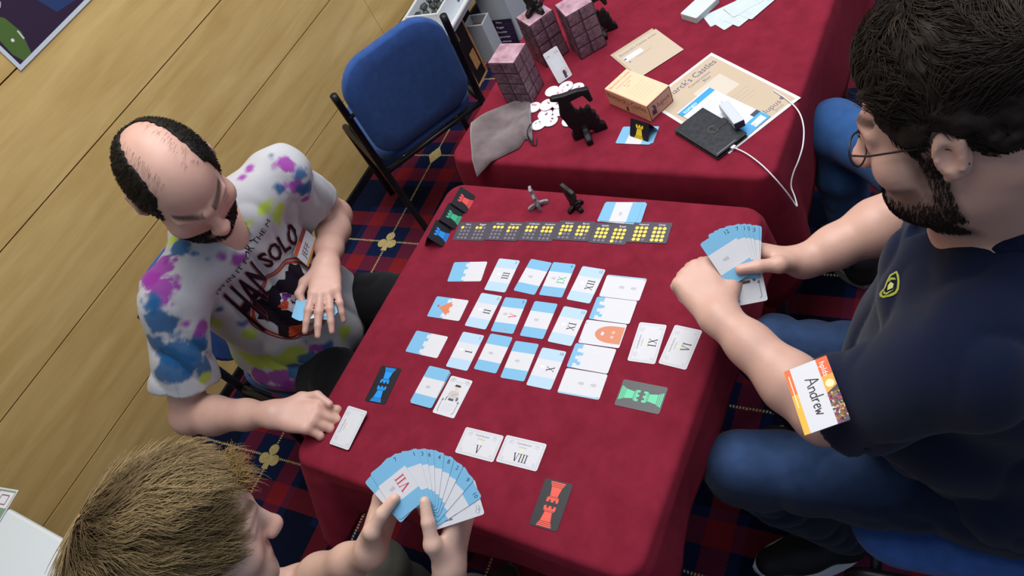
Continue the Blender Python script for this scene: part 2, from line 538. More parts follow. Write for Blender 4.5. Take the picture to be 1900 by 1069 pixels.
make_table('square table under the far burgundy cloth with the game boxes', SX0 + .012, SX1 - .012, SY0 + .012, SY1 - .012, TZ - 0.006)
make_cloth('burgundy velvet cloth on the far table under boxes and flyers', SX0, SX1, SY0, SY1, TZ, (0.22, 0.24, 0.34, 0.25), (0.5, 0.5, 0.4, 0.5), 4)

# ================================================================== cards on the near table
CW, CH = 0.056, 0.089
SKY = '#74aed2'; PALE = '#aac6dc'; WH = '#cbcdd3'; SLIT = '#b2b4b7'; INK = '#22242f'; GREY = '#b9bcc4'
def slit(s, cx, cy, deg, k=1.0, c=SLIT):
    # arrow slit: round-topped bullet standing on a flat base
    pts = [(-.0030, -.0045), (.0030, -.0045), (.0030, .0005)] + [(.0030 * math.cos(math.radians(a)), .0005 + .0058 * math.sin(math.radians(a))) for a in (30, 60, 90, 120, 150)] + [(-.0030, .0005)]
    s.poly(rot2([(p[0] * k, p[1] * k) for p in pts], deg, (cx, cy)), c)
def emblem(s, cx, cy, k=1.0):
    s.poly(disc(cx, cy, .0028 * k, n=8), '#c9a64a'); s.lift(); s.poly(disc(cx + .001 * k, cy, .0014 * k, n=6), '#8d6a35')
def wall_card(numeral=None, ink=INK, num=None, pale=False, gold=False, slitx=-.005):
    """tall in the photo: sky bands at both ends, white wall between"""
    s = Sheet(CW, CH); b = PALE if pale else SKY
    s.band(0, -1, -.0195, b); s.band(0, 1, -.0205, b); s.lift()
    if numeral:
        slit(s, -.010, .002, 90, 0.95, '#dcdde0' if pale else SLIT)
        s.roman(numeral, .0092, .0, .0170, ink, 90)
    else: slit(s, slitx, -.001, 90)
    if num: s.text(num, CW/2 - .0075, CH/2 - .0075, .0098, INK, 0)
    if gold: emblem(s, .004, -CH/2 + .008); 
    return s
def tower_card(roof=False, left=True, pale_marks=True):
    """lying in the photo, sky to the left, battlements to the right"""
    s = Sheet(CH, CW); e = -.002
    s.band(1, 0, e, SKY)
    # merlons bite into the sky
    for y0, y1, d in ((-CW/2 + .004, -.014, .010), (-.006, .006, .010), (.014, CW/2 - .004, .010)):
        s.lift(); s.rect(e - d + .003, y0, e + .002, y1, WH)
    s.lift()
    if roof:
        s.poly([(-.024, 0), (.004, -.019), (.004, -.012), (.0085, -.012), (.0085, -.005), (.004, -.005), (.004, .005), (.0085, .005), (.0085, .012), (.004, .012), (.004, .019)], '#cf7a58')
        s.lift(); s.poly([(-.032, .004), (-.026, .001), (-.026, .008)], '#d8404e'); s.line(-.031, .003, -.024, .0, .0008, '#d8404e')
    s.line(.016, -.012, .024, -.012, .0012, '#d3d4d8'); s.line(.016, .010, .024, .010, .0012, '#d3d4d8')
    return s
def castle_card():
    s = Sheet(CH, CW); e = -.026
    s.band(1, 0, e, SKY); s.lift()
    for y0, y1 in ((-.027, -.017), (-.008, .000), (.009, .017)): s.rect(e - .008, y0, e + .001, y1, WH)
    s.lift(); s.rect(e - .001, -.020, e + .007, -.013, SKY); s.rect(e - .001, .002, e + .006, .008, SKY)
    s.lift(); s.line(-.002, .012, .010, .011, .0012, '#dcdde0'); s.line(-.002, -.011, .010, -.012, .0012, '#dcdde0')
    return s
def window_card(top=True):
    s = Sheet(CH, CW)
    d = CW/2 - .0035
    s.band(0, -1 if top else 1, -d, '#93b6d0'); s.lift()
    slit(s, -.002, 0, 90, 1.1); slit(s, .024, 0, 90, 1.1)
    if top: emblem(s, CH/2 - .004, CW/2 - .004, .6)
    else: emblem(s, CH/2 - .005, -CW/2 + .004, .6)
    s.line(-CH/2 + .006, -CW/2 + .008, -CH/2 + .006, CW/2 - .008, .0006, '#dedfe3')
    return s
def dome_card():
    s = Sheet(CH, CW)
    s.poly([(CH/2 - .002, -.020), (CH/2 - .002, .020), (.020, .020)] + [(.020 - .036 * math.sin(math.radians(a)), .020 * math.cos(math.radians(a))) for a in range(10, 180, 10)] + [(.020, -.020)], '#c97f60')
    s.lift()
    for y in (-.0055, .0055): s.poly(disc(.022, y, .0030, n=10), '#ecd9d0')
    s.lift()
    for y in (-.0055, .0055): s.poly(disc(.022, y, .0018, n=10), '#c97f60')
    s.poly(clip(rrect(.006, .008, .001), 0, 1, 1), WH)
    s.rect(-CH/2 + .001, -CW/2 + .004, -CH/2 + .004, -CW/2 + .010, '#93b6d0'); s.rect(-CH/2 + .001, CW/2 - .010, -CH/2 + .004, CW/2 - .005, '#93b6d0')
    return s
def flourish(s, cx, cy, deg, k=1.0, c='#a3a7b2'):
    for pts in ([(-.006, 0), (-.003, .003), (0, .001), (.003, .003), (.006, 0)], [(-.005, -.003), (-.001, -.001), (.002, -.003), (.005, -.002)], [(0, .001), (0, .005)]):
        s.stroke(rot2([(p[0] * k, p[1] * k) for p in pts], deg, (cx, cy)), .0007 * k, c)
def certificate(numeral, upright):
    w, h = (CH, CW); deg = 0
    s = Sheet(CH, CW) if upright else Sheet(CW, CH)
    d = 0 if upright else 90
    def P(x, y): return rot2([(x, y)], d)[0]
    s.frame(.0035, .0007, '#a9adb8'); s.frame(.0055, .0005, '#b4b7c0'); s.lift()
    s.text('Contribution', *P(0, .0175), .0062, '#5d5f74', d, maxw=.036)
    s.text('Certificate', *P(0, .0105), .0042, '#8f919c', d, maxw=.022)
    for sx in (-1, 1): flourish(s, *P(sx * .028, .0165), d + sx * -12)
    s.poly(disc(*P(0, .0035), .0030, n=10), '#ead98a'); s.lift()
    s.roman(numeral, *P(.002 if len(numeral) < 3 else .002, -.0105), .0165, INK, d, sx=1.0)
    for sx in (-1, 1): flourish(s, *P(sx * .034, -.018), d + 90, .6)
    return s
def rook(s, cx, cy, deg, k, c, dark):
    """chess rook outline, base at -y"""
    def T(p): return rot2([(q[0] * k, q[1] * k) for q in p], deg, (cx, cy))
    s.poly(T([(-.0105, -.016), (.0105, -.016), (.0105, -.0143), (-.0105, -.0143)]), c)
    s.poly(T([(-.0098, -.0136), (.0098, -.0136), (.0094, -.0120), (-.0094, -.0120)]), c)
    s.poly(T([(-.0088, -.0113), (.0088, -.0113), (.0080, -.0097), (-.0080, -.0097)]), c)
    s.poly(T([(-.0074, -.0090), (.0074, -.0090), (.0052, .0035), (-.0052, .0035)]), c)
    s.poly(T([(-.0066, .0042), (.0066, .0042), (.0078, .0054), (-.0078, .0054)]), c)
    s.poly(T([(-.0084, .0060), (.0084, .0060), (.0084, .0085), (-.0084, .0085)]), c)
    for x0, x1 in ((-.0084, -.0050), (-.0020, .0020), (.0050, .0084)): s.poly(T([(x0, .0085), (x1, .0085), (x1, .0115), (x0, .0115)]), c)
def rook_card(c, tall=True, dark='#17171d', rough=0.42):
    s = Sheet(CW, CH, face=dark, rough=rough) if tall else Sheet(CH, CW, face=dark, rough=rough)
    d = 0 if tall else 90
    for sg, dd in ((1, 180), (-1, 0)):
        p = rot2([(0, sg * .0195)], d)[0]
        rook(s, p[0], p[1], dd + d, 1.38, c, dark)
    return s
def character_card():
    s = Sheet(CW, CH)
    for sx in (-1, 1): flourish(s, sx * .018, .036, sx * -20, 1.1, '#6f7280')
    s.line(-.010, .034, .010, .034, .0012, '#b3b5bf'); s.line(-.007, .031, .007, .031, .0008, '#c6c8d0')
    s.lift()
    s.rect(-.006, .0235, .007, .0275, '#3c3a44'); s.line(-.008, .0235, .009, .0235, .0012, '#3c3a44')
    s.poly(disc(.001, .019, .0052, .0050, n=12), '#d9b9a8')
    s.poly([(-.010, .012), (.008, .014), (.013, .006), (.010, -.004), (-.009, -.005), (-.014, .004)], '#b9b8b4'); s.lift()
    s.line(.004, .012, .013, .017, .003, '#cfc9c2'); s.line(-.004, .002, .008, .008, .0012, '#8f8d8a')
    s.rect(-.007, -.010, .006, -.005, '#4b4a56')
    s.line(-.012, -.002, -.013, -.012, .0016, '#2d3350'); s.poly(disc(.013, -.004, .003, .005, n=8), '#59607e')
    s.lift()
    s.stroke([(-.020, -.008), (-.017, -.012), (-.021, -.012), (-.020, -.008), (-.020, -.036), (-.016, -.038)], .0009, '#4d5264')
    s.stroke([(.020, -.008), (.017, -.012), (.021, -.012), (.020, -.008), (.020, -.036), (.016, -.038)], .0009, '#4d5264')
    for k in range(6): s.line(-.013, -.017 - k * .0034, .013 - (k % 3) * .003, -.017 - k * .0034, .0006, '#c8cad2')
    return s
LAID = {'a1':(-1.0451,0.7812,9.7), 'III':(-0.9507,0.7857,1.6), 'b3':(-0.8737,0.7938,-3.2), 'IXg':(-0.8119,0.7957,1.9), 'XII':(-0.7416,0.7938,-1.6), 'w6':(-0.6587,0.7996,2.2), 'rr':(-1.0445,0.6770,2.2), 'II':(-0.9517,0.6872,-0.1), 'Vr':(-0.8849,0.6879,3.3), 'b10':(-0.8113,0.6900,2.0), 'XI':(-0.7416,0.6880,-0.8), 'c12':(-0.6590,0.7418,2.4), 'dome':(-0.6602,0.6843,3.0), 'c14':(-0.6615,0.6258,2.1), 'w15':(-0.6585,0.5686,2.8), 'a16':(-1.0495,0.5797,0.5), 'I':(-0.9467,0.5834,0.7), 'b18':(-0.8784,0.5923,0.8), 'b19':(-0.8109,0.5879,3.1), 'X':(-0.7459,0.5842,1.2), 'cIX':(-0.5638,0.6826,3.6), 'cVI':(-0.4977,0.6867,-2.9), 'green':(-0.5363,0.5692,1.0), 'char':(-0.9219,0.4766,-0.7), 'cV':(-0.8134,0.3957,1.8), 'cVIII':(-0.7204,0.4024,2.3), 'blue':(-1.1033,0.4633,4.1), 'red':(-0.6223,0.3272,2.8)}
G1 = 'castle cards laid out on the near table'
DES = {
 'a1': (lambda: tower_card(), 'blue and white battlement card at the left end of the farthest row', G1),
 'rr': (lambda: tower_card(True), 'battlement card with an orange-red pointed roof at left of middle row', G1),
 'a16': (lambda: tower_card(), 'blue and white battlement card at the left end of the nearest row', G1),
 'III': (lambda: wall_card('III', num='3', pale=True), 'pale wall card marked III in black', G1),
 'b3': (lambda: wall_card(), 'unnumbered blue-banded wall card between III and the green IX', G1),
 'IXg': (lambda: wall_card('IX', '#4fb585', num='9', gold=True), 'blue-banded wall card with a green IX', G1),
 'XII': (lambda: wall_card('XII', num='12', pale=True), 'pale wall card marked XII in black', G1),
 'II': (lambda: wall_card('II', num='2', pale=True), 'pale wall card marked II in black', G1),
 'Vr': (lambda: wall_card('V', '#d65362', num='5', gold=True), 'blue-banded wall card with a red V', G1),
 'b10': (lambda: wall_card(), 'unnumbered blue-banded wall card between the red V and XI', G1),
 'XI': (lambda: wall_card('XI', num='11', pale=True), 'pale wall card marked XI in black', G1),
 'I': (lambda: wall_card('I', num='1', pale=True), 'pale wall card marked I in black', G1),
 'b18': (lambda: wall_card(), 'unnumbered blue-banded wall card just right of card I', G1),
 'b19': (lambda: wall_card(), 'unnumbered blue-banded wall card just left of card X', G1),
 'X': (lambda: wall_card('X', num='10', pale=True), 'pale wall card marked X in black', G1),
 'w6': (lambda: window_card(True), 'white card with two grey slits at the far end of the right column', G1),
 'c12': (lambda: castle_card(), 'white card with blue stepped top edge, second from far in the right column', G1),
 'dome': (lambda: dome_card(), 'white card with a big orange-brown dome', G1),
 'c14': (lambda: castle_card(), 'white card with blue stepped top edge, just below the dome card', G1),
 'w15': (lambda: window_card(False), 'white card with two grey slits at the near end of the right column', G1),
 'cIX': (lambda: certificate('IX', False), 'white certificate card marked IX by the right edge', 'contribution certificates'),
 'cVI': (lambda: certificate('VI', False), 'white certificate card marked VI by the right edge', 'contribution certificates'),
 'cV': (lambda: certificate('V', True), 'white certificate card marked V near the front edge', 'contribution certificates'),
 'cVIII': (lambda: certificate('VIII', True), 'white certificate card marked VIII near the front edge', 'contribution certificates'),
 'green': (lambda: rook_card('#4cc796', False, '#3b3d42', 0.3), 'black card with two green mirrored rooks', 'rook cards lying flat'),
 'blue': (lambda: rook_card('#1f8fe0', True, '#1a1b24'), 'black card with two blue mirrored rooks', 'rook cards lying flat'),
 'red': (lambda: rook_card('#f0523f', True, '#1a1b24'), 'black card with two red mirrored rooks', 'rook cards lying flat'),
 'char': (lambda: character_card(), 'white character card showing a figure in a black hat', G1),
}
for k, (x, y, a) in LAID.items():
    fn, lab, grp = DES[k]
    z = TZ + 0.0006
    if k in ('c12', 'c14'): z += 0.0012
    if k in ('dome',): z += 0.0006
    fn().build('castle_card' if grp == G1 else ('certificate_card' if 'cert' in grp else 'rook_card'), (x, y, z), math.radians(a), label=lab, group=grp)
# small draw pile of wall cards beside the character card
def pile(name_lab, base, n, rz, spread, seed, fn, grp, z0=TZ + 0.0006):
    r = random.Random(seed)
    for k in range(n):
        last = k == n - 1
        dx, dy, da = (0, 0, 0) if last else (r.uniform(-spread, spread), r.uniform(-spread, spread), r.uniform(-spread, spread) * 12)
        fn().build('castle_card', (base[0] + dx, base[1] + dy, z0 + k * 0.0007), math.radians(rz) + da,
            label=name_lab[0] if last else name_lab[1], group=grp)
pile(('top blue-banded card of the short pile left of the character card', 'blue-banded card under the top of the pile beside the character card'),
     (-0.983, 0.4835), 5, 0.0, 0.0028, 3, wall_card, 'pile beside the character card')

# ================================================================== score strip, tents, deck and standees on the near table
def dots_card(t1, n1, t2, n2):
    s = Sheet(CH, CW, face='#44424f', rough=0.38)
    for sx, t, n in ((-1, t1, n1), (1, t2, n2)):
        cx = sx * .0205
        s.text(t, cx + .003, .0215, .0068, '#e6e6ea', 0, maxw=.034)
        k = 0
        for r in range(4):
            for c in range(3):
                full = k < n; k += 1
                s.poly(disc(cx + (c - 1) * .0103, .0115 - r * .0105, .0043 if full else .0034, n=12), '#f2cf55' if full else '#74727f')
    return s
titles = ['Hero', 'Beggar', 'Dweller', 'Apprentice', 'Craftsman', 'Academic', 'Advisor', 'Baron', 'Noble', 'Royal', 'Imperial', 'Deity']
p0 = np.array([-1.092, 0.900]); p1 = np.array([-0.651, 0.945])
ang = [5.5, 5.0, 4.6, 4.2, 3.2, 4.6]
for i in range(6):
    p = p0 + (p1 - p0) * i / 5 + np.array([0, (-.004, -.002, 0, .003, -.003, .002)[i]])
    dots_card(titles[2*i], 2*i + 1, titles[2*i+1], 2*i + 2).build('score_card', (p[0], p[1], TZ + .0006 + .0006 * (i % 2)), math.radians(ang[i]),
        label='dark score card in the strip with %s yellow dots' % ['one and two', 'three and four', 'five and six', 'seven and eight', 'nine and ten', 'eleven and twelve'][i], group='score cards in a strip')

def tent_card(col, label, loc, rz, half=0.027, w=CW):
    """a rook card folded once and stood up like a tent; ridge along local y, printed face towards +x"""
    L = CH / 2; h = math.sqrt(L * L - half * half)
    t = empty('rook_tent_card', loc, (0, 0, rz), label, 'card', 'rook cards folded into tents')
    for sg, nm in ((1, 'front_flap'), (-1, 'back_flap')):
        s = Sheet(w, L, r=0.003, face='#1b1b22', rough=0.4)
        if sg == 1: rook(s, 0, -.003, 0, 1.28, col, '#1b1b22')
        else: rook(s, 0, -.003, 0, 1.28, col, '#1b1b22')
        # local sheet: x along the ridge, y up the slope, z outwards
        ydir = unit((-sg * half, 0, h)); xdir = np.array([0, sg * 1.0, 0]); R3 = frame(xdir, ydir)
        c = np.array([sg * half / 2, 0, h / 2])
        o = s.mb.build(nm, t); o.matrix_local = Matrix(((R3[0][0], R3[0][1], R3[0][2], c[0]), (R3[1][0], R3[1][1], R3[1][2], c[1]), (R3[2][0], R3[2][1], R3[2][2], c[2]), (0, 0, 0, 1)))
    return t
tent_card('#2a8ae0', 'black folded tent card with a blue rook, nearest of three', (-1.178, 0.866, TZ + .001), math.radians(4))
tent_card('#3fae83', 'black folded tent card with a green rook, between the other two', (-1.172, 0.922, TZ + .001), math.radians(2), half=.028)
tent_card('#e0504f', 'black folded tent card with a red rook, farthest of three', (-1.166, 0.976, TZ + .001), math.radians(0), half=.029)

for k, (dx, dy, da) in enumerate(((.007, .003, 2.0), (-.003, -.003, -2.5), (.010, .000, 1.0), (0, 0, 0))):
    wall_card().build('castle_card', (-0.7355 + dx, 0.994 + dy, TZ + .0006 + k * .0007), math.radians(93.5 + da),
        label='top blue-banded card of the pile beyond the score strip' if k == 3 else 'blue-banded card showing its edge under the pile beyond the score strip', group='pile beyond the score strip')

blackpl = noisy('black_plastic', '#0d0d10', '#17171b', scale=60, rough=0.5, bump=0.3, bscale=240)
greypl = noisy('grey_plastic', '#7f7a80', '#9a959a', scale=60, rough=0.55, bump=0.3, bscale=240)
def plate(name, pts, thick, mat, origin, right, parent):
    """an upright plate: outline in (across, up) about origin, given thickness"""
    right = unit(right); up = np.array([0, 0, 1.0]); nrm = np.cross(right, up)
    q = MB(); n = len(pts)
    f = [np.asarray(origin) + right * p[0] + up * p[1] + nrm * thick / 2 for p in pts]
    b = [np.asarray(origin) + right * p[0] + up * p[1] - nrm * thick / 2 for p in pts]
    q.add(f + b, [tuple(range(n)), tuple(range(2 * n - 1, n - 1, -1))] + [(i, n + i, n + (i + 1) % n, (i + 1) % n) for i in range(n)], mat)
    o = q.build(name, parent)
    bv = o.modifiers.new('soft_edges', 'BEVEL'); bv.width = thick * 0.22; bv.segments = 2; bv.limit_method = 'ANGLE'
    return o
# outline of the beast standee (across, up) for height 1, feet at 0
BEAST = [(-.22, 0), (-.07, 0), (-.03, .10), (.10, .10), (.16, 0), (.36, 0), (.35, .12), (.26, .20), (.30, .27), (.24, .33), (.28, .40), (.21, .46), (.22, .53), (.17, .58),
         (.14, .56), (.10, .51), (.06, .60), (.02, .53), (-.03, .62), (-.06, .80), (.16, .82), (.23, .64), (.30, .66), (.29, .90), (.10, .95), (-.12, .96), (-.30, 1.0), (-.36, .95), (-.24, .88), (-.26, .74), (-.30, .60), (-.26, .46), (-.24, .34), (-.19, .22), (-.25, .10)]
FOOT = [(-.30, 0), (-.16, 0), (-.10, .06), (.10, .06), (.16, 0), (.30, 0), (.30, .11), (.20, .17), (.08, .19), (.05, .27), (-.05, .27), (-.08, .19), (-.20, .17), (-.30, .11)]
def standee(label, base, h, yaw, mat, outline=BEAST, thick=.012, foot=FOOT, footk=1.0):
    t = empty('beast_standee', base, (0, 0, 0), label, 'standee', 'slotted plastic standees')
    r = np.array([math.cos(yaw), math.sin(yaw), 0])
    plate('body_plate', [(p[0] * h, p[1] * h) for p in outline], thick, mat, (0, 0, 0), r, t)
    plate('cross_foot', [(p[0] * h * footk, p[1] * h) for p in foot], thick, mat, (0, 0, 0), np.array([-r[1], r[0], 0]), t)
    return t
standee('large black plastic beast standee beside the round pins', at(1090, 250), 0.146, math.radians(34), blackpl, footk=1.0, thick=.016)
standee('large black plastic beast standee at the back of the far table', at(1118, 62), 0.125, math.radians(36), blackpl, thick=.016)
GB = [(-.26, 0), (.26, 0), (.28, .18), (.20, .40), (.30, .55), (.16, .62), (.22, .80), (.05, .86), (-.10, 1.0), (-.24, .96), (-.20, .78), (-.32, .66), (-.22, .5), (-.30, .3)]
standee('small grey standee seen nearly edge-on behind the score strip', at(1000, 383), 0.072, math.radians(128), greypl, outline=GB, thick=.007, footk=1.2)
standee('small black standee behind the score strip', at(1069, 386), 0.070, math.radians(-28), blackpl, thick=.010, footk=1.05)

# ================================================================== far table: boxes, flyers, pins
def brickprint():
    m = bpy.data.materials.new('purple_stone_print'); m.use_nodes = True
    N, L = nodes_of(m); b = N['Principled BSDF']
    tc = N.new('ShaderNodeTexCoord')
    n = N.new('ShaderNodeTexNoise'); n.inputs['Scale'].default_value = 95; n.inputs['Detail'].default_value = 5; n.inputs['Roughness'].default_value = 0.7
    L.new(tc.outputs['Object'], n.inputs['Vector'])
    r = N.new('ShaderNodeValToRGB'); e = r.color_ramp.elements
    e[0].position = .30; e[0].color = lin('#3a2a34'); e[1].position = .72; e[1].color = lin('#8f7080')
    k = e.new(.5); k.color = lin('#644a58')
    L.new(n.outputs['Fac'], r.inputs[0]); L.new(r.outputs[0], b.inputs['Base Color'])
    b.inputs['Roughness'].default_value = 0.45
    return m
bprint = brickprint()
pinktop = noisy('pink_marble_print', '#94707f', '#bb9dac', scale=28, rough=0.3, bump=0, detail=3)
mortar = flat('#3a2730', 0.6)
def stone_face(mb, w, h, R3, c):
    # two staggered printed stones, standing a hair proud of a dark joint
    for x0, x1 in ((-w/2 + .002, -.004), (.0, w/2 - .002)):
        mb.box(np.asarray(c) + np.asarray(R3) @ np.array([(x0 + x1)/2, 0, 0]), (x1 - x0, h - .004, .0012), bprint, R3, bev=.0005)
def stack(lab, base, w, d, n, h, rz, seed):
    r = random.Random(seed)
    for k in range(n):
        q = MB()
        q.box((0, 0, h/2), (w, d, h - .0008), mortar)
        top = k == n - 1
        q.box((0, 0, h - .0004), (w - .003, d - .003, .0012), pinktop)
        for a, ww in ((0, w), (90, d), (180, w), (270, d)):
            Rz = rotm(0, 0, math.radians(a)); R3 = Rz @ rotm(PI/2, 0, 0)
            stone_face(q, ww, h, R3, Rz @ np.array([0, -(d if a % 180 == 0 else w)/2, 0]) + np.array([0, 0, h/2]))
        o = q.build('game_box')
        o.location = (base[0] + r.uniform(-.0012, .0012), base[1] + r.uniform(-.0012, .0012), TZ + .0008 + k * h); o.rotation_euler = (0, 0, rz + r.uniform(-.02, .02))
        tag(o, 'purple stone-print game box, %s of the stack %s' % (['lowest', 'second from below', 'third from below', 'topmost'][k], lab), 'game box', 'purple game boxes in three stacks')
stack('nearest the grey bag', (-1.160, 1.371), .082, .078, 4, .0345, math.radians(-1), 1)
stack('behind the leaning white card', (-1.150, 1.527), .074, .078, 4, .0345, math.radians(-32), 2)
stack('farthest right before the black beast', (-1.044, 1.560), .078, .080, 4, .0345, math.radians(-43), 3)
# black standee plates left on top of the middle stack
standee('black beast standee standing on the middle purple stack', (-1.150, 1.535, TZ + .1395), 0.10, math.radians(-20), blackpl, thick=.012)

def board(name, lab, cat, corners, thick, fn, group=None, face='#d6d8dd', r=0.0):
    """printed sheet laid through world points: origin corner, end of its x edge, end of its y edge"""
    o, px, py = [np.asarray(c, float) for c in corners]
    w, h = np.linalg.norm(px - o), np.linalg.norm(py - o)
    s = Sheet(w, h, r=r, t=thick, face=face)
    if fn: fn(s, w, h)
    R3 = frame(px - o, py - o)
    cc = (px + py) / 2
    return s.build(name, cc, R3=R3, label=lab, cat=cat, group=group)
# leaning white card with small figures (no code printed)
def f_qr(s, w, h):
    s.text('LA', -w*.30, h*.36, h*.10, '#6a7684', 0); s.text('CA', w*.28, h*.36, h*.10, '#6a7684', 0)
    s.rect(-w*.28, -h*.14, w*.28, h*.22, '#d9dfe6'); s.lift()
    s.poly(disc(w*.16, -h*.30, w*.12, h*.09, n=10), '#6f5d72'); s.poly(disc(w*.34, -h*.27, w*.09, h*.10, n=10), '#d8c6c4'); s.poly([(w*.02, -h*.46), (w*.22, -h*.46), (w*.17, -h*.24), (w*.08, -h*.22)], '#57475c')
A_ = at(1037, 156, .752); Bq = at(1062, 139, .752); up_ = np.array([-.35, .25, 1.0]); up_ = unit(up_) * .089
board('display_card', 'white card leaning against the middle purple stack', 'card', (A_, Bq, A_ + up_), .002, f_qr, r=.004)
# flyer pair
def f_fly(s, w, h):
    s.text("Bismarck's Castles order", 0, h*.38, h*.10, '#6a6a86', 0, maxw=w*.86); s.rect(-w*.42, h*.12, -w*.02, h*.26, '#efe9e4'); s.lift()
    s.text('Trade Forward', -w*.05, h*.08, h*.055, '#8d8a97', 0, maxw=w*.4); s.poly(disc(-w*.40, h*.2, .004, n=8), '#5d6c86'); s.poly(disc(-w*.38, h*.06, .003, n=8), '#6d7c96')
    for k in range(7): s.line(-w*.40, -h*.04 - k*h*.055, w*(.40 - (k % 3)*.04), -h*.04 - k*h*.055, .0007, '#d8bcb0')
fo, fx, fy = at(1132, 110), at(1210, 60), at(1195, 140)
board('flyer', 'cream flyer lying under the top one behind the game box', 'flyer', (fy + [-.012, .004, .001], fy + (fx - fo) * 1.0 + [-.012, .004, .001], fo + [-.012, .004, .001]), .0005, None, 'cream flyers behind the game box', '#b5a590')
def f_fly2(s, w, h): f_fly(s, w, h)
board('flyer', 'cream printed flyer on top behind the game box', 'flyer', (fo + (fy - fo) + [0, 0, .002], fo + (fy - fo) + (fx - fo) + [0, 0, .002], fo + [0, 0, .002]), .0005, f_fly2, 'cream flyers behind the game box', '#c2b29e')
# A4 poster
lng = unit((.847, -.531, 0)); prp = np.array([-.531, -.847, 0])
b1 = np.array([-.686, 1.52, TZ + .0006])
def f_a4(s, w, h):
    s.rect(-w/2 + .008, -h/2 + .008, w/2 - .008, h/2 - .008, '#bfae98'); s.lift()
    s.text("Bismarck's Castles", 0, h*.40, .027, '#4a4a78', 0, maxw=w*.84)
    s.text('Construction', w*.10, h*.33, .0125, '#55557e', 0, maxw=w*.5); s.text('Blue', w*.16, h*.285, .0125, '#55557e', 0)
    s.rect(-w*.10, h*.005, w*.30, h*.24, '#cbc2b6'); s.lift()
    for k in range(4): s.line(-w*.25, -h*.06 - k*.012, w*(.34 - .05*(k % 2)), -h*.06 - k*.012, .001, '#a79a90')
    s.text('lupus', w*.24, -h*.39, .022, '#6b6470', 0, maxw=w*.3); s.poly(disc(w*.39, -h*.385, .006, n=8), '#77707a'); s.text('games', w*.27, -h*.44, .010, '#8a8189', 0)
board('poster_sheet', 'cream poster sheet with white border lying under the phone case', 'poster', (b1 + lng * .297 + prp * .21, b1 + lng * .297, b1 + prp * .21), .0004, f_a4)
# leaflet
lo_, lx, ly = at(1372, 265, .7525), at(1434, 212, .7525), at(1252, 214, .7525)
def f_leaf(s, w, h):
    s.rect(-w/2, h/2 - .022, w/2, h/2 - .004, '#3d9ad6'); s.lift(); s.text('tongo', -w*.22, h/2 - .013, .017, '#f4f8fb', 0, maxw=w*.5)
    for k in range(3): s.line(-w*.36, h*.28 - k*.01, w*(.1 + .1*k), h*.28 - k*.01, .0012, '#b9c6d6')
    s.rect(-w*.5, -h/2, w*.5, -h/2 + .030, '#4aa0d8'); s.lift()
    s.poly([(-w*.5, -h/2), (-w*.2, -h/2), (-w*.3, -h/2 + .018)], '#2f7fb8'); s.poly(disc(-w*.3, -h/2 + .010, .010, .006, n=10), '#d8b98f'); s.poly([(w*.1, -h/2 + .004), (w*.42, -h/2 + .004), (w*.42, -h/2 + .022), (w*.1, -h/2 + .020)], '#dfeaf2')
    s.rect(w*.30, -h/2 + .03, w*.5, -h/2 + .042, '#3f4a5a')
    s.text('ZIPPO', w*.05, -h/2 + .012, .009, '#7d94b8', 0); s.line(w*.02, h*.04, w*.40, -h*.06, .005, '#d6dce6')
board('leaflet', 'white and blue leaflet between phone case and poster sheet', 'leaflet', (lo_, lx, ly), .0005, f_leaf, face='#d3d8df')

# tuck box of the game
gz = TZ + .0008
c0 = np.array([-.761, 1.276]); cL = np.array([-.894, 1.336]); cR = np.array([-.719, 1.343])
ex = unit(np.r_[c0 - cL, 0]); ey = np.cross([0, 0, 1], ex); GW = float(np.linalg.norm(c0 - cL)); GD = .079; GH = .050
gb = empty('game_tuck_box', (c0[0], c0[1], gz), label='peach cardboard game box with black gothic lettering', cat='game box')
q = MB(); R3 = np.stack([ex, ey, np.array([0, 0, 1.0])], 1)
def gp(x, y, z): return R3 @ np.array([x, y, z])
pe = noisy('peach_card', '#e6b694', '#efc6a8', scale=14, rough=.5, bump=0)
q.box(gp(-GW/2, GD/2, GH/2), (GW, GD, GH), pe, R3, bev=.0012); gcar = q.build('carton', gb)
def side_print(nm, w, h, c, R, fn, face):
    s = Sheet(w, h, r=0, t=.0003, face=face); fn(s, w, h); o = s.mb.build(nm, gcar)
    o.matrix_local = Matrix([list(R[i]) + [c[i]] for i in range(3)] + [[0, 0, 0, 1]])
def f_top(s, w, h):
    s.text("Bismarck's Castles", -w*.41, h*.0, .012, '#8d4b33', 90, maxw=h*.9); s.text('Construction Companion', -w*.30, 0, .008, '#b26a49', 90, maxw=h*.7); s.text('& rules', -w*.22, 0, .008, '#b26a49', 90); s.text('18+', -w*.15, -h*.06, .007, '#b26a49', 90)
    for k in range(6): s.line(-w*.02 + k*.010, -h*.36, -w*.02 + k*.010, h*(.36 - .08*(k % 2)), .0007, '#d99a78')
def f_front(s, w, h):
    s.text("Bismarck's Castles", 0, h*.20, .021, '#1d1512', 0, maxw=w*.94); s.line(-w*.32, -h*.04, w*.25, -h*.04, .0014, '#9a6b55')
    rook(s, -w*.02, -h*.25, 0, .55, '#1d1512', '#fff'); s.text('1-4', w*.12, -h*.27, .008, '#8a5a46', 0); s.line(w*.1, -h*.12, w*.32, -h*.12, .001, '#9a6b55')
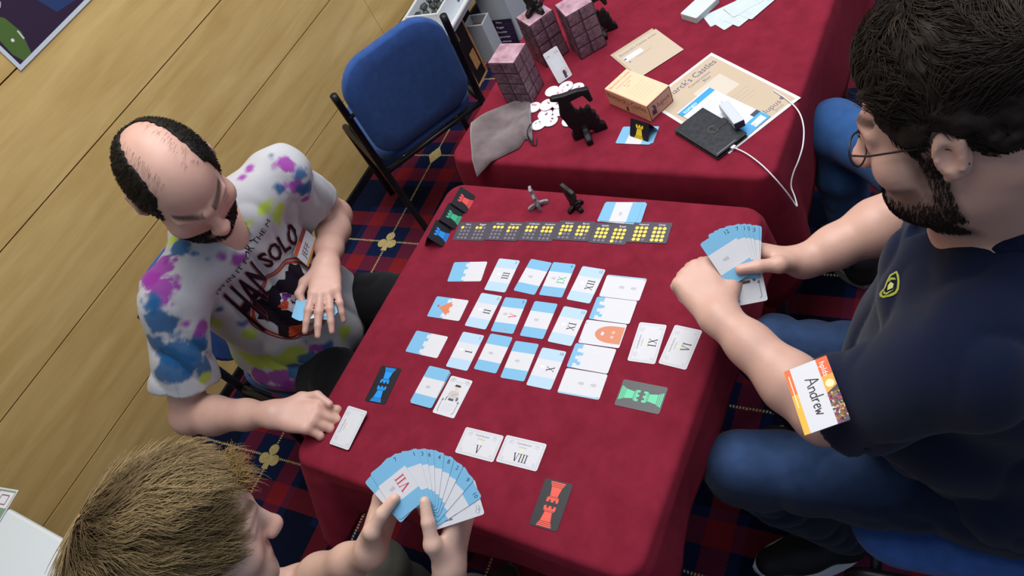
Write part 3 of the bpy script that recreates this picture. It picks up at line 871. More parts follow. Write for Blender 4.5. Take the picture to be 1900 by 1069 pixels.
def f_side(s, w, h):
    s.frame(.0015, .0018, '#3a2030'); s.text('lupus', w*.14, h*.08, .021, '#3b2a4a', 0, maxw=w*.52); s.text('GAMES', w*.16, -h*.2, .007, '#a06d62', 0)
    s.poly([(-w*.38, -h*.25), (-w*.2, -h*.3), (-w*.18, h*.08), (-w*.24, h*.26), (-w*.34, h*.3), (-w*.28, h*.1), (-w*.36, h*.0)], '#3f2f4a'); s.poly(disc(-w*.27, h*.05, .005, n=8), '#d9b7a6')
side_print('top_print', GW - .003, GD - .003, gp(-GW/2, GD/2, GH + .0001), np.stack([ex, ey, [0, 0, 1]], 1), f_top, '#edc3a4')
side_print('front_print', GW - .003, GH - .003, gp(-GW/2, -.0002, GH/2), np.stack([ex, [0, 0, 1], -ey], 1), f_front, '#dba684')
side_print('side_print', GD - .001, GH - .001, gp(.0002, GD/2, GH/2), np.stack([ey, [0, 0, 1], ex], 1), f_side, '#c9917c')

# cards with the yellow tent card on them
for k, (dx, dy, da) in enumerate(((.004, .003, 3), (0, 0, 0))):
    wall_card().build('castle_card', (-.783 + dx, 1.229 + dy, TZ + .0008 + k * .0007), math.radians(90 + da), label='blue-banded card under the yellow rook tent' if k else 'lower of two blue-banded cards under the yellow rook tent', group='cards under the yellow rook tent')
tent_card('#e8cf2a', 'black folded tent card with a yellow rook on the far table', (-.766, 1.237, TZ + .0026), math.radians(-108), half=.020)

# phone case, power bank, cable
w0, w1, w3 = at(1250, 240, .765), at(1330, 290, .765), at(1290, 208, .765)
ex = unit(np.r_[(w1 - w0)[:2], 0]); ey = np.cross([0, 0, 1], ex); PW = float(np.linalg.norm((w1 - w0)[:2])); PD = .088
ph = empty('phone_case', (w0[0], w0[1], TZ + .0016), label='black flip phone case with strap lying on the leaflet', cat='phone case')
leather = noisy('black_leather', '#23262b', '#30343a', scale=90, rough=.42, bump=.25, bscale=500)
R3 = np.stack([ex, ey, [0, 0, 1]], 1)
def pp(x, y, z): return R3 @ np.array([x, y, z])
q = MB(); q.box(pp(PW/2, PD/2, .011), (PW, PD, .003), leather, R3, bev=.0014); fcv = q.build('front_cover', ph)
q = MB(); q.box(pp(PW/2, PD/2, .0022), (PW, PD, .003), leather, R3, bev=.0014); q.build('back_cover', ph)
q = MB(); q.box(pp(PW/2 + .002, PD/2 + .001, .0066), (PW - .010, PD - .012, .0060), flat('#15171a', .25, .5), R3, bev=.0015); q.build('phone_body', ph)
q = MB(); q.box(pp(PW*.52, PD - .016, .0131), (.020, .040, .0016), leather, R3, bev=.0007); q.tube([pp(PW*.52 + .011*math.cos(a), PD - .036 + .011*math.sin(a), .0136) for a in np.linspace(PI*.75, PI*2.25, 16)], .0006, flat('#7a7064', .4), 6); q.build('strap', fcv)
q = MB(); q.box(pp(PW - .004, PD*.35, .0133), (.003, PD*.6, .0008), flat('#6d6f70', .4), R3); q.build('edge_strip', ph)
b0, b1_, b3 = at(1332, 192, .778), at(1381, 227, .778), at(1350, 185, .778)
pc = (at(1364, 237, .778) + b3) / 2; ex = unit(np.r_[(at(1364, 237, .778) - at(1332, 192, .778))[:2], 0]); ey = np.cross([0, 0, 1], ex); R3 = np.stack([ex, ey, [0, 0, 1]], 1)
pb = empty('power_bank', (pc[0], pc[1], TZ + .012), label='white stick power bank with dark end cap leaning by the phone case', cat='power bank')
Rt = R3 @ rotm(0, -0.10, 0)
q = MB(); q.box((0, 0, .0125), (.092, .024, .0175), flat('#c3cad3', .3), Rt, bev=.003); q.build('casing', pb)
q = MB(); q.box(Rt @ np.array([.0465, 0, 0]) + [0, 0, .0125], (.003, .0235, .017), flat('#2b3444', .35), Rt, bev=.001); q.build('end_cap', pb)
q = MB(); q.tube([Rt @ np.array([-.046, 0, 0]) + [0, 0, .016], Rt @ np.array([-.056, 0, 0]) + [0, 0, .016]], .0022, flat('#c5ccd6', .3), 8); q.build('loop_stud', pb)
cab = empty('usb_cable', at(1357, 272, TZ + .001), label='white charging cable looping off the table edge from the phone case', cat='cable')
org = np.array(cab.location)
pts = [at(1360, 273, .757), at(1385, 285, .756), at(1412, 305, .757), at(1437, 330, .742), at(1459, 356, .705), at(1472, 374, .675), at(1479, 383, .662), at(1475, 366, .672), at(1468, 345, .69), at(1472, 322, .715), at(1482, 297, .74), at(1490, 268, .757), at(1491, 235, .757), at(1482, 207, .756), at(1462, 186, .754), at(1436, 168, .7535)]
def smooth_path(P, n=6):
    P = [np.asarray(p, float) for p in P]; out = []
    for i in range(len(P) - 1):
        p0, p1, p2, p3 = P[max(i-1, 0)], P[i], P[i+1], P[min(i+2, len(P)-1)]
        for k in range(n):
            t = k / n
            out.append(0.5 * ((2*p1) + (-p0+p2)*t + (2*p0-5*p1+4*p2-p3)*t*t + (-p0+3*p1-3*p2+p3)*t**3))
    out.append(P[-1]); return out
q = MB(); q.tube([p - org for p in smooth_path(pts)], .0016, flat('#d8dbe0', .4), 8); q.build('cord', cab, smooth=True)
q = MB(); dcb = unit(pts[1] - pts[0]); q.box(pts[0] - org - dcb * .006, (.022, .011, .007), flat('#eef1f4', .35), frame(dcb, np.cross([0, 0, 1], dcb)), bev=.0015); q.build('plug', cab)

# round pins
PINS = [(1025, 171, 0, '#f0eef2'), (1071, 165, 0, '#f0eef2'), (1040, 207, 0, '#f0eef2'), (1012, 214, 0, '#f0eef2'), (991, 201, 0, '#ece9ee'), (1022, 226, 0, '#eef0f4'), (1057, 226, 0, '#f2f2f5'), (1000, 233, 0, '#e6e4ea'), (1052, 166, 1, '#f0eef2'), (1043, 178, 1, '#efedf1'), (1040, 196, 1, '#f3f3f5'), (1017, 200, 1, '#ece8ee')]
rp = random.Random(5)
pl = ['half under the leaning card', 'farthest right behind the black beast', 'front one of the right heap', 'in the middle of the left heap', 'touching the grey bag', 'nearest the table front', 'alone at the foot of the black beast', 'at the mouth of the grey bag', 'on top at the back of the heap', 'with a purple rook, beside the beast', 'lying on top of the right heap', 'lying on top of the left heap']
for i, (u, v, lay, col) in enumerate(PINS):
    p = at(u, v, TZ)
    t = empty('round_pin', (p[0], p[1], TZ + .001 + lay * .0072), (rp.uniform(-.10, .10) if lay else 0, rp.uniform(-.10, .10) if lay else 0, rp.uniform(-1.2, 1.2)), 'white round pin badge ' + pl[i], 'pin badge', 'round pins spilled on the far table')
    q = MB(); R = .0205
    q.lathe([(R*.9, 0), (R, .0012), (R, .0026), (R*.9, .0040), (R*.6, .0052), (R*.25, .0058), (.0004, .0060)], flat(col, .25, .5), 22); bt = q.build('button', t, smooth=True)
    s = MB(); pc1 = ['#7a5672', '#b06a86', '#8f86a8', '#6d4c73', '#d08898'][i % 5]
    zz = lambda x, y: .0061 - 4.2 * (x*x + y*y) * .55
    def pat(pts, c): s.add([(x, y, zz(x, y) + .0004) for x, y in pts], [tuple(range(len(pts)))], flat(c, .3))
    if i not in (0, 2, 6):
        for kk in range(3):
            a = rp.uniform(0, 6.3); cx, cy = .007 * math.cos(a), .007 * math.sin(a)
            pat(disc(cx, cy, rp.uniform(.002, .0045), rp.uniform(.002, .0035), n=9), pc1 if kk else '#c9a9bb')
    else: pat(disc(0, 0, .004, .003, n=9), '#dfe3ea')
    s.build('pin_print', bt)

# drawstring bag
suede = noisy('taupe_suede', '#5c5154', '#776b6e', scale=26, rough=.95, bump=.5, bscale=420, sheen=.5, spec=.1, lo=.3, hi=.7)
bg = empty('drawstring_bag', (-1.17, 1.235, TZ + .001), label='taupe suede drawstring bag slumped at the corner of the far table', cat='bag')
org = np.array(bg.location)
def bag_mesh():
    # four corner curves; u runs from the bag's bottom to its mouth
    B0, B1 = np.array([-1.280, 1.255]), np.array([-1.185, 1.085])   # bottom side
    M0, M1 = np.array([-1.142, 1.365]), np.array([-1.055, 1.195])   # mouth side
    nu, nv = 34, 30; V = []; F = []
    rs = np.random.RandomState(2)
    for sgn in (1, 0):
        for i in range(nu + 1):
            u = i / nu
            for j in range(nv + 1):
                v = j / nv
                a = B0 * (1 - v) + B1 * v; b = M0 * (1 - v) + M1 * v
                p = a * (1 - u) + b * u
                ctr = (B0 + B1 + M0 + M1) / 4
                pin = 0.10 * math.exp(-((u - 0.88) / 0.07) ** 2)
                mid = (a * (1-u) + b * u) * 0 + ((B0 + B1) / 2 * (1 - u) + (M0 + M1) / 2 * u)
                p = p + (mid - p) * pin * 2.2
                p = p + (p - ctr) * 0.05 * math.sin(PI * u) * math.sin(PI * v)
                edge = (math.sin(PI * min(1, max(0, v)))) ** 0.55 * (max(0.0, math.sin(PI * min(1, u * 0.92 + .02)))) ** 0.5
                hgt = .040 * edge * (0.75 + 0.25 * math.sin(4.5 * u + 2.0 * v + 1)) + .010 * math.sin(7 * v + 3 * u) * edge + .006 * math.sin(13 * v - 5 * u) * edge * u
                z = (.003 + max(0.0, hgt)) if sgn else .001
                # the bottom corner hangs over the table rim
                over = max(0.0, 1.118 - p[1])
                z -= over * 0.75
                overx = max(0.0, -1.290 - p[0]); z -= overx * 0.8
                V.append((p[0] - org[0], p[1] - org[1], z))
    m = (nu + 1) * (nv + 1)
    for s_ in (0, 1):
        for i in range(nu):
            for j in range(nv):
                a = s_ * m + i * (nv + 1) + j; q4 = (a, a + 1, a + nv + 2, a + nv + 1)
                F.append(q4[::-1] if s_ == 0 else q4)
    def bnd(i, j): return i * (nv + 1) + j
    loop = [bnd(0, j) for j in range(nv + 1)] + [bnd(i, nv) for i in range(1, nu + 1)] + [bnd(nu, j) for j in range(nv - 1, -1, -1)] + [bnd(i, 0) for i in range(nu - 1, 0, -1)]
    for k in range(len(loop)):
        a, b = loop[k], loop[(k + 1) % len(loop)]; F.append((a, b, b + m, a + m))
    return V, F
V, F = bag_mesh(); q = MB(); q.add(V, F, suede); q.build('pouch', bg, smooth=True)
q = MB(); cm_ = flat('#17151a', .7)
for off in (0, .012):
    base_ = at(985, 232, .775); pth = smooth_path([base_ - org + [off*.3, 0, .004], at(978, 245, .772) - org, at(982, 262, .756) - org + [off*.5, 0, 0], at(990, 270, .753) - org + [off*.6, 0, 0], at(988, 255, .757) - org + [off, 0, 0]], 5)
    q.tube(pth, .0011, cm_, 6)
q.build('drawstring', bg, smooth=True)
# white card block and loose white cards at the far end
o0 = np.array([-.765, 1.686]); an = math.radians(-10)
for k in range(9):
    s = Sheet(CW, CH, t=.0018, face='#c8cfd2', edge='#b9c2c6')
    if k == 8: s.frame(.004, .0006, '#c9d3d6'); s.line(-.018, .01, .018, .01, .001, '#cbd3d8')
    s.build('white_card', (o0[0] + .0003 * (k % 3), o0[1], TZ + .0008 + k * .0019), an - math.radians(14), label='white card at the top of the tidy white stack' if k == 8 else 'white card edge in the tidy white stack at the far end', group='tidy stack of white cards')
for k, (x, y, a) in enumerate(((-.700, 1.668, -52), (-.672, 1.655, -38), (-.645, 1.665, -30), (-.622, 1.690, -28), (-.655, 1.700, -45))):
    s = Sheet(CW, CH, face='#c3cfd2'); s.frame(.004, .0006, '#b9c8cc'); s.lift(); s.poly([(-.012, -.02), (.010, -.018), (.004, .01), (-.008, .012)], '#c5d3d8'); s.line(-.016, .030, .016, .030, .0015, '#9fb0b8')
    for j in range(4): s.line(-.018, -.025 - j*.003, .016, -.025 - j*.003, .0006, '#bccbd0')
    s.build('white_card', (x, y, TZ + .0008 + k * .0007), math.radians(a), label='loose white card, %s of the fanned group by the stack' % ['leftmost and lowest', 'second', 'middle', 'rightmost', 'topmost and farthest'][k], group='loose white cards at the far end')

# ================================================================== chairs
bluefab = noisy('blue_upholstery', '#2d4c88', '#335494', scale=40, rough=.9, bump=.4, bscale=700, spec=.15, sheen=.15)
frame_m = noisy('black_tube', '#0f1014', '#17181d', scale=20, rough=.4, bump=0, spec=.45)
def pillow(w, h, t, r, edge, mat, bow=0.0, nx=14, ny=14):
    """upholstered pad: rounded outline in xy, thickness t, bowed about y"""
    out = rrect(w, h, r, 7); n = len(out)
    q = MB(); V = []; F = []
    prof = [(1 - edge * 1.2 / min(w, h), -t/2), (1.0 - edge * .35 / min(w, h), -t/2 + edge * .35), (1.0, -t/2 + edge), (1.0, t/2 - edge), (1.0 - edge * .35 / min(w, h), t/2 - edge * .35), (1 - edge * 1.2 / min(w, h), t/2), (.7, t/2 + t * .06), (.35, t/2 + t * .08)]
    def bz(x): return bow * (2 * x / w) ** 2
    for f, z in prof:
        for x, y in out: V.append((x * f, y * f, z + bz(x * f)))
    for i in range(len(prof) - 1):
        for k in range(n): F.append((i*n + k, i*n + (k+1) % n, (i+1)*n + (k+1) % n, (i+1)*n + k))
    V.append((0, 0, t/2 + t*.08)); c = len(V) - 1; i = len(prof) - 1
    for k in range(n): F.append((i*n + k, i*n + (k+1) % n, c))
    F.append(tuple(range(n - 1, -1, -1)))
    q.add(V, F, mat); return q
def make_chair(label, loc, rz):
    """origin on the floor under the seat, sitter faces local +x"""
    t = empty('stacking_chair', loc, (0, 0, rz), label, 'chair', 'blue upholstered stacking chairs')
    o = pillow(.44, .40, .055, .09, .022, bluefab).build('seat', t, smooth=True); o.location = (0.0, 0, .452)
    o = pillow(.385, .40, .036, .105, .014, bluefab, bow=.022).build('backrest', t, smooth=True)
    R3 = frame((0, -1, 0), (-.16, 0, 1)); 
    m = Matrix([list(R3[i]) + [(-.240, 0, .665)[i]] for i in range(3)] + [[0, 0, 0, 1]]); o.matrix_local = m
    for sy in (-1, 1):
        y = sy * .212
        q = MB(); q.tube(smooth_path([(-.27, y * 1.0, .80), (-.245, y, .66), (-.215, y, .50), (-.21, y, .42), (-.235, y, .2), (-.275, y, .0)], 4), .0125, frame_m, 10); q.build('rear_leg', t, smooth=True)
        q = MB(); q.tube(smooth_path([(-.19, y, .425), (.0, y, .418), (.16, y, .418), (.205, y, .40), (.215, y, .34), (.235, y, .0)], 4), .0125, frame_m, 10); q.build('front_leg', t, smooth=True)
    q = MB(); q.tube([(-.21, -.212, .415), (-.21, .212, .415)], .010, frame_m, 8); q.build('cross_rail', t, smooth=True); q = MB(); q.tube([(.17, -.212, .412), (.17, .212, .412)], .010, frame_m, 8); q.build('cross_rail', t, smooth=True)
    q = MB(); q.tube([(-.255, -.212, .70), (-.262, .212, .70)], .007, frame_m, 8); q.build('back_rail', t, smooth=True)
    return t
make_chair('empty blue chair with its back to the far table, by the panelled wall', (-1.922, 1.630, 0), math.radians(148))
make_chair('blue chair under the man in the tie-dye shirt', (-1.655, 0.66, 0), math.radians(-3))
make_chair('blue chair under the man in the navy polo', (0.02, 0.70, 0), PI + math.radians(6))
make_chair('blue chair pulled up at the right of the far table under jeans', (0.075, 1.315, 0), math.radians(136))

# ================================================================== clutter by the wall behind the far table
kraft = noisy('kraft_edge', '#a9784a', '#bb8a58', scale=30, rough=.75, bump=.1)
blk = noisy('black_board', '#121116', '#1b1a20', scale=10, rough=.5, bump=0)
def open_carton(name, label, loc, rz, w, d, h, outer, inner, wall=.008, cat='box', extra=None):
    t = empty(name, loc, (0, 0, rz), label, cat)
    for nm, c, sz in (('side_panel', (-w/2 + wall/2, 0, h/2), (wall, d, h)), ('side_panel', (w/2 - wall/2, 0, h/2), (wall, d, h)), ('end_panel', (0, -d/2 + wall/2, h/2), (w - 2*wall, wall, h)), ('end_panel', (0, d/2 - wall/2, h/2), (w - 2*wall, wall, h)), ('base_panel', (0, 0, wall/2), (w - 2*wall, d - 2*wall, wall))):
        q = MB(); q.box(c, sz, outer, bev=.002); 
        if nm != 'base_panel': q.box((c[0], c[1], h - .001), (sz[0] + .001, sz[1] + .001, .006), inner)
        q.build(nm, t)
    return t
# tall black carton with kraft edges on the floor
bc = empty('black_carton', (-2.205, 2.268, 0), (0, 0, math.radians(6)), 'tall black carton with kraft edges and a tan label', 'box')
q = MB(); q.box((0, 0, .155), (.17, .112, .31), blk, bev=.003); cbod = q.build('carton_body', bc)
for sy in (-1, 1):
    q = MB(); q.box((.086, sy * .055, .155), (.008, .010, .31), kraft, bev=.002); q.build('kraft_edge', bc)
for z in (.005, .306):
    q = MB(); q.box((.086, 0, z), (.008, .112, .010), kraft, bev=.002); q.build('kraft_edge', bc)
q = MB(); q.box((.0875, .012, .11), (.002, .048, .085), kraft); q.build('tan_label', cbod)
q = MB(); q.box((.0875, -.030, .262), (.002, .010, .042), flat('#8a7a66', .6)); q.build('side_marking', cbod)
# dark crate that carries the back of the white tray
cr = MB(); cr.box((0, 0, .155), (.17, .17, .31), blk, bev=.004)
cr = cr.build('dark_crate'); cr.location = (-2.305, 2.425, 0); tag(cr, 'dark crate on the floor under the white tray', 'box')
whitepl = flat('#e8ecef', .35)
def white_tray(label, loc, rz, w, d, h):
    t = empty('white_tray', loc, (0, 0, rz), label, 'tray')
    V = []; F = []; n = 4 * 7
    for sx, z, rr in ((.86, 0, .03), (.95, h, .035), (1.08, h + .004, .04), (1.08, h - .004, .04), (.93, h - .006, .035), (.84, .006, .03)):
        V += [(x, y, z) for x, y in rrect(w * sx, d * sx, rr, 6)]
    for i in range(5):
        for k in range(n): F.append((i*n + k, i*n + (k+1) % n, (i+1)*n + (k+1) % n, (i+1)*n + k))
    F.append(tuple(range(n - 1, -1, -1))); F.append(tuple(5*n + k for k in range(n)))
    q = MB(); q.add(V, F, whitepl); q.build('tray_shell', t)
    return t
TRX, TRY, TRZ = -2.215, 2.315, .3115
white_tray('white plastic tray holding a small carton of grey pieces', (TRX, TRY, TRZ), math.radians(4), .28, .40, .050)
ib = open_carton('parts_carton', 'small white open carton full of grey pieces in the tray', (TRX - .01, TRY + .02, TRZ + .0065), math.radians(4), .17, .24, .085, flat('#d9dee4', .5), flat('#e4e8ec', .5), cat='box')
q = MB(); q.add([(.0856, .05 + x, .045 + z) for x, z in disc(0, 0, .012, .028, n=14)], [tuple(range(14))], flat('#4b4f66', .5)); q.build('oval_mark', ib)
rg = random.Random(9)
gm_ = noisy('grey_piece', '#3a3f40', '#60655f', scale=40, rough=.6, bump=.2)
for k in range(24):
    q = MB(); r_ = rg.uniform(.015, .021)
    bm = bmesh.new(); bmesh.ops.create_icosphere(bm, subdivisions=1, radius=r_)
    for vv in bm.verts: vv.co *= rg.uniform(.75, 1.15)
    bm.verts.index_update(); q.add([tuple(v.co) for v in bm.verts], [tuple(v.index for v in f.verts) for f in bm.faces], gm_); bm.free()
    o = q.build('grey_piece'); i = k % 12
    o.location = (TRX - .01 + (i % 3 - 1) * .044 + rg.uniform(-.004, .004), TRY + .02 + (i // 3 - 1.5) * .050 + rg.uniform(-.005, .005), TRZ + .036 + (.032 if k >= 12 else 0)); o.rotation_euler = (rg.uniform(0, 3), rg.uniform(0, 3), 0)
    tag(o, 'grey stone-like game piece heaped in the small white carton', 'game piece', 'grey pieces in the white carton')
# white boxes with hand holes, and a dark ranked list
def handle_box(label, loc, rz, w, d, h, hole=True):
    t = open_carton('white_carton', label, loc, rz, w, d, h, flat('#b9c0c8', .55), flat('#cdd3d9', .55), wall=.006)
    if hole:
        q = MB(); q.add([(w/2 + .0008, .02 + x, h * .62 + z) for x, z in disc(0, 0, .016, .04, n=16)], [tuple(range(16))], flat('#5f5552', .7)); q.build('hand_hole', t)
    q = MB(); q.box((0, 0, h * .80), (w * .9, d * .9, .004), noisy('brown_inside', '#7d5545', '#8c6352', scale=20, rough=.8, bump=0)); q.build('inner_tray', t)
    return t
handle_box('white carton with an oval hand hole behind the ranked list', (-2.115, 2.665, 0), math.radians(4), .15, .26, .32)
handle_box('narrow open white carton between the black carton and the larger white one', (-2.150, 2.440, 0), math.radians(6), .10, .085, .20, hole=False)
def f_list(s, w, h):
    y = h * .40
    for i, (t_, n_) in enumerate((('Merc', 1), ('Beggar', 2), ('Outsider', 3), ('Apprentice', 4), ('Craftsman', 5))):
        yy = y - i * h * .19
        s.text(t_, .0, yy, h * .12, '#e8e4ee', 0, maxw=w*.6)
        for k in range(n_): s.rect(-w*.44 + k*w*.05, yy - h*.12, -w*.41 + k*w*.05, yy - h*.06, '#d8a24a')
        s.line(-w*.3, yy - h*.09, w*.46, yy - h*.09, .0008, '#7a3a5a')
pa = at(919, 84, .004); pxb = at(966, 80, .004)
board('price_list', 'dark ranked list board standing against the white carton', 'sign', (pa, pxb, pa + np.array([-.012, .016, .125])), .002, f_list, face='#241a38')

# ================================================================== poster on the wall, side table
def f_post(s, w, h):
    s.rect(-w/2 + .012, -h/2 + .012, w/2 - .012, h/2 - .012, '#33243c'); s.lift()
    s.poly([(-w*.16, -h/2 + .04), (w*.05, -h/2 + .02), (w*.44, -h/2 + .02), (w*.44, h*.2), (-w*.1, h*.3), (-w*.36, h*.1), (-w*.33, -h*.1)], '#2b3f6b'); s.lift()
    s.poly([(-w*.08, -h*.34), (w*.18, -h*.30), (w*.26, -h*.10), (-w*.02, -h*.04)], '#3a2438'); s.poly([(w*.1, -h/2 + .03), (w*.4, -h/2 + .05), (w*.38, -h*.2), (w*.24, -h*.26)], '#35548a')
    s.poly([(w*.2, -h*.12), (w*.42, -h*.1), (w*.4, h*.05), (w*.24, h*.02)], '#7a3f55')
    # green pointed leaf with white tip
    s.poly([(-w*.455, -h/2 + .013), (-w*.40, -h/2 + .013), (-w*.36, -h*.42), (-w*.37, -h*.36), (-w*.43, -h*.30), (-w*.462, -h*.36), (-w*.47, -h*.45)], '#4e6a35'); s.lift()
    s.poly([(-w*.435, -h*.315), (-w*.40, -h*.325), (-w*.435, -h*.28)], '#d9dde0'); s.poly(disc(-w*.42, -h*.42, .005, n=8), '#dfe3e0'); s.line(-w*.375, -h*.44, -w*.37, -h*.41, .005, '#c5ccc4')
    s.stroke([(-w*.35, -h*.33), (-w*.33, -h*.32), (-w*.335, -h*.295), (-w*.355, -h*.305), (-w*.35, -h*.33)], .0018, '#c9ccd6')
board('wall_poster', 'dark poster with white border pinned on the panelled wall', 'poster', ((WX + .004, .905, 1.258), (WX + .004, 1.505, 1.258), (WX + .004, .905, 2.10)), .002, f_post, face='#c9d2dc')
wt = empty('white_table', (-1.95, -.52, 0), label='white topped table in the corner behind the blond head', cat='table')
q = MB(); q.box((.0, .0, .735), (.80, .86, .03), flat('#d9e2e8', .35), bev=.008); q.build('tabletop', wt)
for sx in (-1, 1):
    for sy in (-1, 1):
        q = MB(); q.tube([(sx*.34, sy*.37, 0), (sx*.34, sy*.37, .72)], .018, flat('#9a9da2', .35, metal=.8), 10); q.build('leg', wt, smooth=True)
def f_side_fly(s, w, h):
    s.rect(-w/2 + .004, -h/2 + .004, w/2 - .004, h/2 - .004, '#7e9a86'); s.lift(); s.rect(w*.12, h*.16, w*.46, h*.44, '#dfe3e8'); s.lift(); s.stroke([(w*.2, h*.22), (w*.38, h*.22), (w*.38, h*.38), (w*.2, h*.38), (w*.2, h*.22)], .003, '#8f5a78')
    s.poly(disc(-w*.2, h*.3, .02, .012, n=10), '#b7b545'); s.poly(disc(-w*.1, -h*.05, .03, .02, n=10), '#4c7a52'); s.rect(-w*.4, -h*.35, w*.3, -h*.2, '#5f6a74'); s.lift(); s.text('ORTH', -w*.1, -h*.28, .02, '#2c3a40', 0)
fb0 = at(6, 1000, .752)
board('flyer', 'green illustrated flyer on the corner of the white table', 'flyer', (np.array([-2.12, -.215, .7525]), np.array([-1.955, -.185, .7525]), np.array([-2.145, -.075, .7525])), .0006, f_side_fly)
q = MB(); q.box((0, 0, .006), (.035, .016, .012), flat('#8fa0b4', .4), bev=.002); o = q.build('table_clip'); o.location = (-1.690, -.098, .7508); tag(o, 'small grey-blue clip at the edge of the white table', 'clip')

# ================================================================== sculpting with distance fields
def smin(a, b, k):
    h = np.maximum(k - np.abs(a - b), 0.0) / k
    return np.minimum(a, b) - h * h * k * 0.25
def f_cap(a, b, ra, rb):
    a = np.asarray(a, np.float32); b = np.asarray(b, np.float32); ba = b - a; L2 = float(ba @ ba) + 1e-12
    def fn(P):
        pa = P - a
        t = np.clip((pa @ ba) / L2, 0, 1)
        d = pa - t[..., None] * ba
        return np.sqrt((d * d).sum(-1)) - (ra + (rb - ra) * t)
    r = max(ra, rb)
    return fn, np.minimum(a, b) - r, np.maximum(a, b) + r
def f_ell(c, r, R3=None):
    c = np.asarray(c, np.float32); r = np.asarray(r, np.float32); R = np.eye(3, dtype=np.float32) if R3 is None else np.asarray(R3, np.float32)
    def fn(P):
        q = (P - c) @ R
        k0 = np.sqrt(((q / r) ** 2).sum(-1)); k1 = np.sqrt(((q / (r * r)) ** 2).sum(-1)) + 1e-9
        return k0 * (k0 - 1.0) / k1
    m = float(r.max())
    return fn, c - m, c + m
def f_sleeve(a, b, ra, rb, cut, hollow=0.006, depth=0.03):
    """open-ended sleeve along a->b, cut at fraction `cut`"""
    a = np.asarray(a, np.float32); b = np.asarray(b, np.float32); ax = (b - a) / np.linalg.norm(b - a); c = a + (b - a) * cut
    base, lo, hi = f_cap(a, b, ra, rb); inner, _, _ = f_cap(a, b, ra - hollow, rb - hollow)
    def fn(P):
        s = (P - c) @ ax
        d = np.maximum(base(P), s)
        return np.maximum(d, -np.maximum(inner(P), -(s + depth)))
    return fn, lo, hi

class Field:
    def __init__(s, vox): s.vox = vox; s.pr = []; s.post = []; s.disp = None; s.lo = np.full(3, 9.0); s.hi = np.full(3, -9.0)
    def add(s, prim, k=0.01, lock=False):
        fn, lo, hi = prim; s.pr.append((fn, max(k, 1e-4))); s.lo = np.minimum(s.lo, lo); s.hi = np.maximum(s.hi, hi); return s
    def cap(s, a, b, ra, rb=None, k=0.01): return s.add(f_cap(a, b, ra, ra if rb is None else rb), k)
    def ell(s, c, r, R3=None, k=0.01): return s.add(f_ell(c, r, R3), k)
    def chain(s, pts, rad, k=0.01):
        for i in range(len(pts) - 1): s.cap(pts[i], pts[i+1], rad[i], rad[i+1], k)
        return s
    def sub(s, fn, k=0.004): s.post.append(('s', fn, k)); return s
    def keep(s, fn, k=0.004): s.post.append(('i', fn, k)); return s
    def mesh(s):
        v = np.float32(s.vox); B = 12
        pad = v * 3
        lo = (s.lo - pad).astype(np.float32); n = np.ceil((s.hi + pad - lo) / (v * B)).astype(int)
        nb = n * B + 1
        ii = np.stack(np.meshgrid(*[np.arange(k) for k in n], indexing='ij'), -1).reshape(-1, 3)
        cen = lo + (ii.astype(np.float32) + 0.5) * (v * B)
        hd = float(v * B * 0.5 * math.sqrt(3))
        dc = np.stack([fn(cen) for fn, k in s.pr], 0)
        D = dc.min(0); kmax = max(k for _, k in s.pr)
        act = np.abs(D) < hd * 1.15 + kmax * 0.5 + 0.006
        G = np.empty(tuple(nb), np.float32); G[:] = 1.0
        # far interior blocks
        ins = np.where((~act) & (D < 0))[0]
        for b in ins:
            i, j, k = ii[b] * B; G[i:i+B+1, j:j+B+1, k:k+B+1] = -1.0
        A = np.where(act)[0]
        loc = np.stack(np.meshgrid(*[np.arange(B + 1)] * 3, indexing='ij'), -1).reshape(-1, 3).astype(np.float32) * v
        CH = 900
        for c0 in range(0, len(A), CH):
            bl = A[c0:c0+CH]
            P = (lo + ii[bl].astype(np.float32) * (v * B))[:, None, :] + loc[None]
            d = np.full(P.shape[:2], 1.0, np.float32)
            for pi, (fn, k) in enumerate(s.pr):
                rel = np.where(dc[pi, bl] < D[bl] + 2 * hd + k + 0.005)[0]
                if len(rel) == 0: continue
                d[rel] = smin(d[rel], fn(P[rel]).astype(np.float32), k)
            if s.disp is not None: d = d + s.disp(P).astype(np.float32)
            for op, fn, k in s.post:
                e = fn(P).astype(np.float32)
                d = -smin(-d, e, k) if op == 's' else -smin(-d, -e, k)
            d = d.reshape(len(bl), B + 1, B + 1, B + 1)
            for q, b in enumerate(bl):
                i, j, k = ii[b] * B; G[i:i+B+1, j:j+B+1, k:k+B+1] = d[q]
        return surface_nets(G, lo, v)
